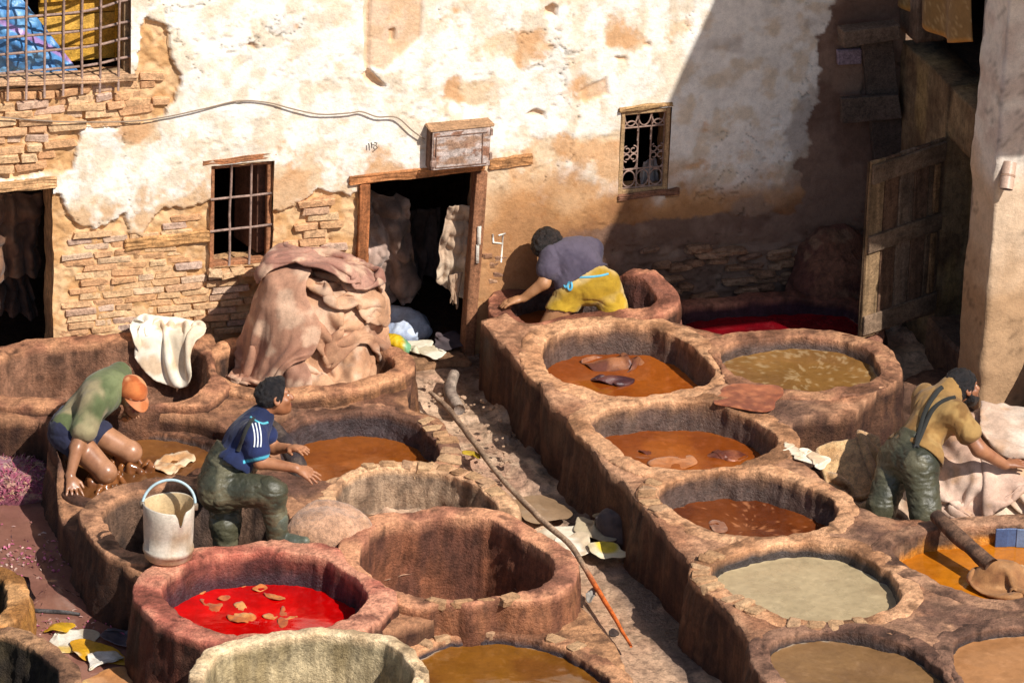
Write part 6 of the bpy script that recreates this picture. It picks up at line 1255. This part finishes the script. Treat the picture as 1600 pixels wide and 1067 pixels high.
# --- boy in blue shirt and waders stepping over the rim
def boy():
    an = at(440, 850, .47); J = lambda u, v, d=0: off(an, u, v, d)
    T = thing('person', 'person in blue shirt and dark waders stepping out of the vat', 'person', J(345, 870, .1))
    hip, hN, hF = J(346, 752, .12), J(344, 764, .03), J(352, 748, .24); chest, neck = J(383, 690, .10), J(408, 650, .10); sN, sF = J(396, 678, -.07), J(402, 656, .26)
    kN, aN = J(424, 768, -.06), J(434, 836, .02); kF, aF = J(352, 820, .18), J(352, 900, .26)
    el, wr = J(407, 722, -.06), J(462, 731, -.10); hc_ = J(428, 622, .09); eF, wF = J(428, 700, .30), J(450, 700, .22)
    F = fieldbox([hip, neck, sN, sF, kN, aN, kF, aF, el, wr, hc_, J(505, 755, -.1), J(480, 850, 0)], .19, PH)
    torso(F, hip, chest, neck, sN, sF, hN, hF); F.cone(neck, hc_, .052, .05, .03); A = add_head(F, hc_, nrm(J(418, 585, .05)-J(432, 650, .1)), nrm(J(470, 652, .16)-hc_), .98)
    F.cone(sN, el, .048, .040, .03); F.cone(el, wr, .041, .027, .02); add_hand(F, wr, J(498, 748, -.12)-wr, (0, .3, -1), .25, .6, side=-1)
    F.cone(sF, eF, .047, .038, .03); F.cone(eF, wF, .038, .028, .02); add_hand(F, wF, J(462, 700, .18)-wF, (0, 0, -1), .5)
    F.cone(hN, kN, .08, .06, .03); F.cone(kN, aN, .055, .04, .03); F.cone(hF, kF, .08, .06, .03); F.cone(kF, aF, .055, .04, .03)
    body_out(T, F, ('a8714e', '925c3c'), .5, 3); eyes(hc_, A, T, .98)
    hair_mesh(hc_, A, T, ('231d1c', '141012'), (1, -.62), .030, .007, .98, .010, extra=lambda F_, c, rt, fw, u: F_.ell(c+fw*.045+u*.088, (.052, .045, .028), A, .02))
    G = fieldbox([hip, neck, sN, sF, el], .17, PH); torso(G, hip+(chest-hip)*.5, chest, neck, sN, sF, hN+(chest-hip)*.6, hF+(chest-hip)*.6, .010); se = sN+(el-sN)*.62; G.cone(sN, se, .064, .072, .03); G.cone(sF, sF+(eF-sF)*.55, .06, .066, .03); G.cone(chest, neck+nrm(neck-chest)*.01, .09, .066, .03)
    G.cut(hip+(chest-hip)*.5, nrm(hip-chest)); G.disp(cloth_disp(.008, 10, 22, chest-hip)); e_ = nrm(el-sN)
    def bc(V, C):
        c = two('232d54', '1a2240', 6, 2)(V); t = (V-sN)@e_; arm = np.linalg.norm((V-sN)-np.outer(t, e_), axis=1) < .10; ring = sstep(.012, .006, np.abs(t-.145))*arm; return mix(c, lin('4fb0c8'), ring)
    sh = garment(T, 'shirt', G, 'cloth', bc)
    for k in range(3): V, Fc = tube(cling([sh], [(394+5*k, 662-k), (397+5*k, 674), (398+5*k, 688), (397+5*k, 698)], 14, .0), .005, 6); mesh('stripe', V, Fc, MAT['cloth'], sh, col=lin('dfe4e6'))
    V, Fc = tube(cling([sh], [(392, 652), (400, 658), (410, 662), (418, 660)], 16, .0), .008, 7); mesh('collar', V, Fc, MAT['cloth'], sh, col=lin('58b4c4'))
    bt = hip+(chest-hip)*.72
    wd = waders(T, [(hN, hF, .118, .118), (hip, (hip+bt)/2, .136, .140), ((hip+bt)/2, bt, .142, .146), (hN, kN, .115, .088), (kN, aN, .082, .062), (hF, kF, .115, .085), (kF, aF, .08, .062), (hN+np.array([0, 0, -.02]), hF+np.array([0, 0, -.03]), .12, .12)], [(bt, nrm(chest-hip))], OLIVE, 31, [hip, bt, hN, hF, kN, aN, kF, aF])
    bo = Field(aN-.22, aN+.28, PH); to = J(476, 846, -.02); bo.cone(aN+np.array([0, 0, .10]), aN, .062, .052, .03); bo.cone(aN-np.array([0, 0, .03]), aN+(to-aN)*.55-np.array([0, 0, .025]), .045, .045, .03); bo.cone(aN+(to-aN)*.55-np.array([0, 0, .025]), to, .045, .032, .03); bo.cut((0, 0, aN[2]-.066), (0, 0, -1)); V, Q, C = bo.surf(); mesh('boot', V, Q, MAT['rubber'], T, col=two('6a6c58', '4c5044', 7, 2)(V))
    strap(T, [sh, wd], [(372, 705), (378, 690), (386, 670), (396, 655)], .012, '2a2a26')
boy()

# --- scraper in khaki sweatshirt and waders leaning over the pale hides
def scraper():
    an = at(1425, 868, .14); J = lambda u, v, d=0: off(an, u, v, d)
    T = thing('person', 'person in khaki sweatshirt and olive waders leaning on pale hides', 'person', J(1425, 868, 0))
    hip, hN, hF = J(1420, 712, .02), J(1436, 726, -.08), J(1404, 716, .10); chest, neck = J(1462, 650, .10), J(1482, 615, .16); sN, sF = J(1494, 648, -.04), J(1446, 622, .26)
    kN, aN = J(1446, 800, -.10), J(1448, 880, -.02); kF, aF = J(1378, 790, .06), J(1368, 870, .10)
    el, wr = J(1530, 702, -.04), J(1570, 726, .06); hc_ = J(1503, 608, .20); eF, wF = J(1500, 680, .40), J(1530, 700, .42)
    F = fieldbox([hip, neck, sN, sF, kN, aN, kF, aF, el, wr, hc_, J(1610, 725, .1), J(1545, 610, .2)], .2, PH)
    torso(F, hip, chest, neck, sN, sF, hN, hF); F.cone(neck, hc_, .06, .055, .03); A = add_head(F, hc_, nrm(J(1492, 572, .16)-J(1506, 640, .2)), nrm(J(1545, 618, .30)-hc_), 1.0)
    F.cone(sN, el, .058, .046, .03); F.cone(el, wr, .047, .031, .02); add_hand(F, wr, J(1602, 722, .10)-wr, (0, .2, -1), .3, .4, side=-1)
    F.cone(sF, eF, .055, .045, .03); F.cone(eF, wF, .045, .03, .02); add_hand(F, wF, J(1560, 712, .45)-wF, (0, 0, -1), .3)
    F.cone(hN, kN, .09, .065, .03); F.cone(kN, aN, .06, .045, .03); F.cone(hF, kF, .09, .065, .03); F.cone(kF, aF, .06, .045, .03)
    body_out(T, F, ('a5704e', '8c583a'), .5, 4); eyes(hc_, A, T)
    hair_mesh(hc_, A, T, ('221c1c', '121012'), (1, -.55), .042, .011, 1.0, .012)
    rt, fw, u = A.T; B = Field(hc_-.16, hc_+.16, .006); B.ell(hc_+fw*.036-u*.058, np.array([.066, .068, .062]), A, .01); B.cone(hc_-rt*.07-u*.01, hc_-rt*.06-u*.07+fw*.02, .014, .02, .02); B.cone(hc_+rt*.07-u*.01, hc_+rt*.06-u*.07+fw*.02, .014, .02, .02)
    B.cut(hc_+fw*.02-u*.042, nrm(u*.9+fw*.42)); B.disp(lambda P: -.006*(fbm(P, 70, 2, 3)-.4)); V, Q, C = B.surf(); mesh('beard', V, Q, MAT['hair'], T, col=two('241c1a', '151012', 40, 3)(V))
    G = fieldbox([hip, neck, sN, sF, el], .2, PH); torso(G, hip+(chest-hip)*.1, chest, neck, sN, sF, hN+(chest-hip)*.2, hF+(chest-hip)*.2, .022); se = sN+(el-sN)*.50; G.cone(sN, se, .074, .078, .03); G.cone(sF, sF+(eF-sF)*.6, .074, .078, .03); G.cone(chest, neck+nrm(neck-chest)*.035, .10, .078, .03)
    G.cut(hip+(chest-hip)*.12, nrm(hip-chest)); G.disp(cloth_disp(.013, 8, 42, chest-hip)); sw = garment(T, 'sweatshirt', G, 'cloth', lambda V, C: two('94703f', '7c5a30', 6, 2, 'a5834f')(V))
    bt = hip+(chest-hip)*.42
    wd = waders(T, [(hN, hF, .116, .116), (hip, bt, .132, .138), (hN, kN, .114, .088), (kN, aN, .084, .07), (hF, kF, .114, .088), (kF, aF, .084, .07)], [(bt, nrm(chest-hip+np.array([0, 0, .05])))], OLIVE, 33, [hip, bt, hN, hF, kN, aN, kF, aF])
    strap(T, [sw, wd], [(1432, 700), (1438, 672), (1448, 640), (1464, 614), (1472, 606)], .016, '2b2b28'); strap(T, [sw, wd], [(1432, 700), (1444, 668), (1458, 640), (1476, 626), (1492, 622)], .014, '2b2b28')
scraper()
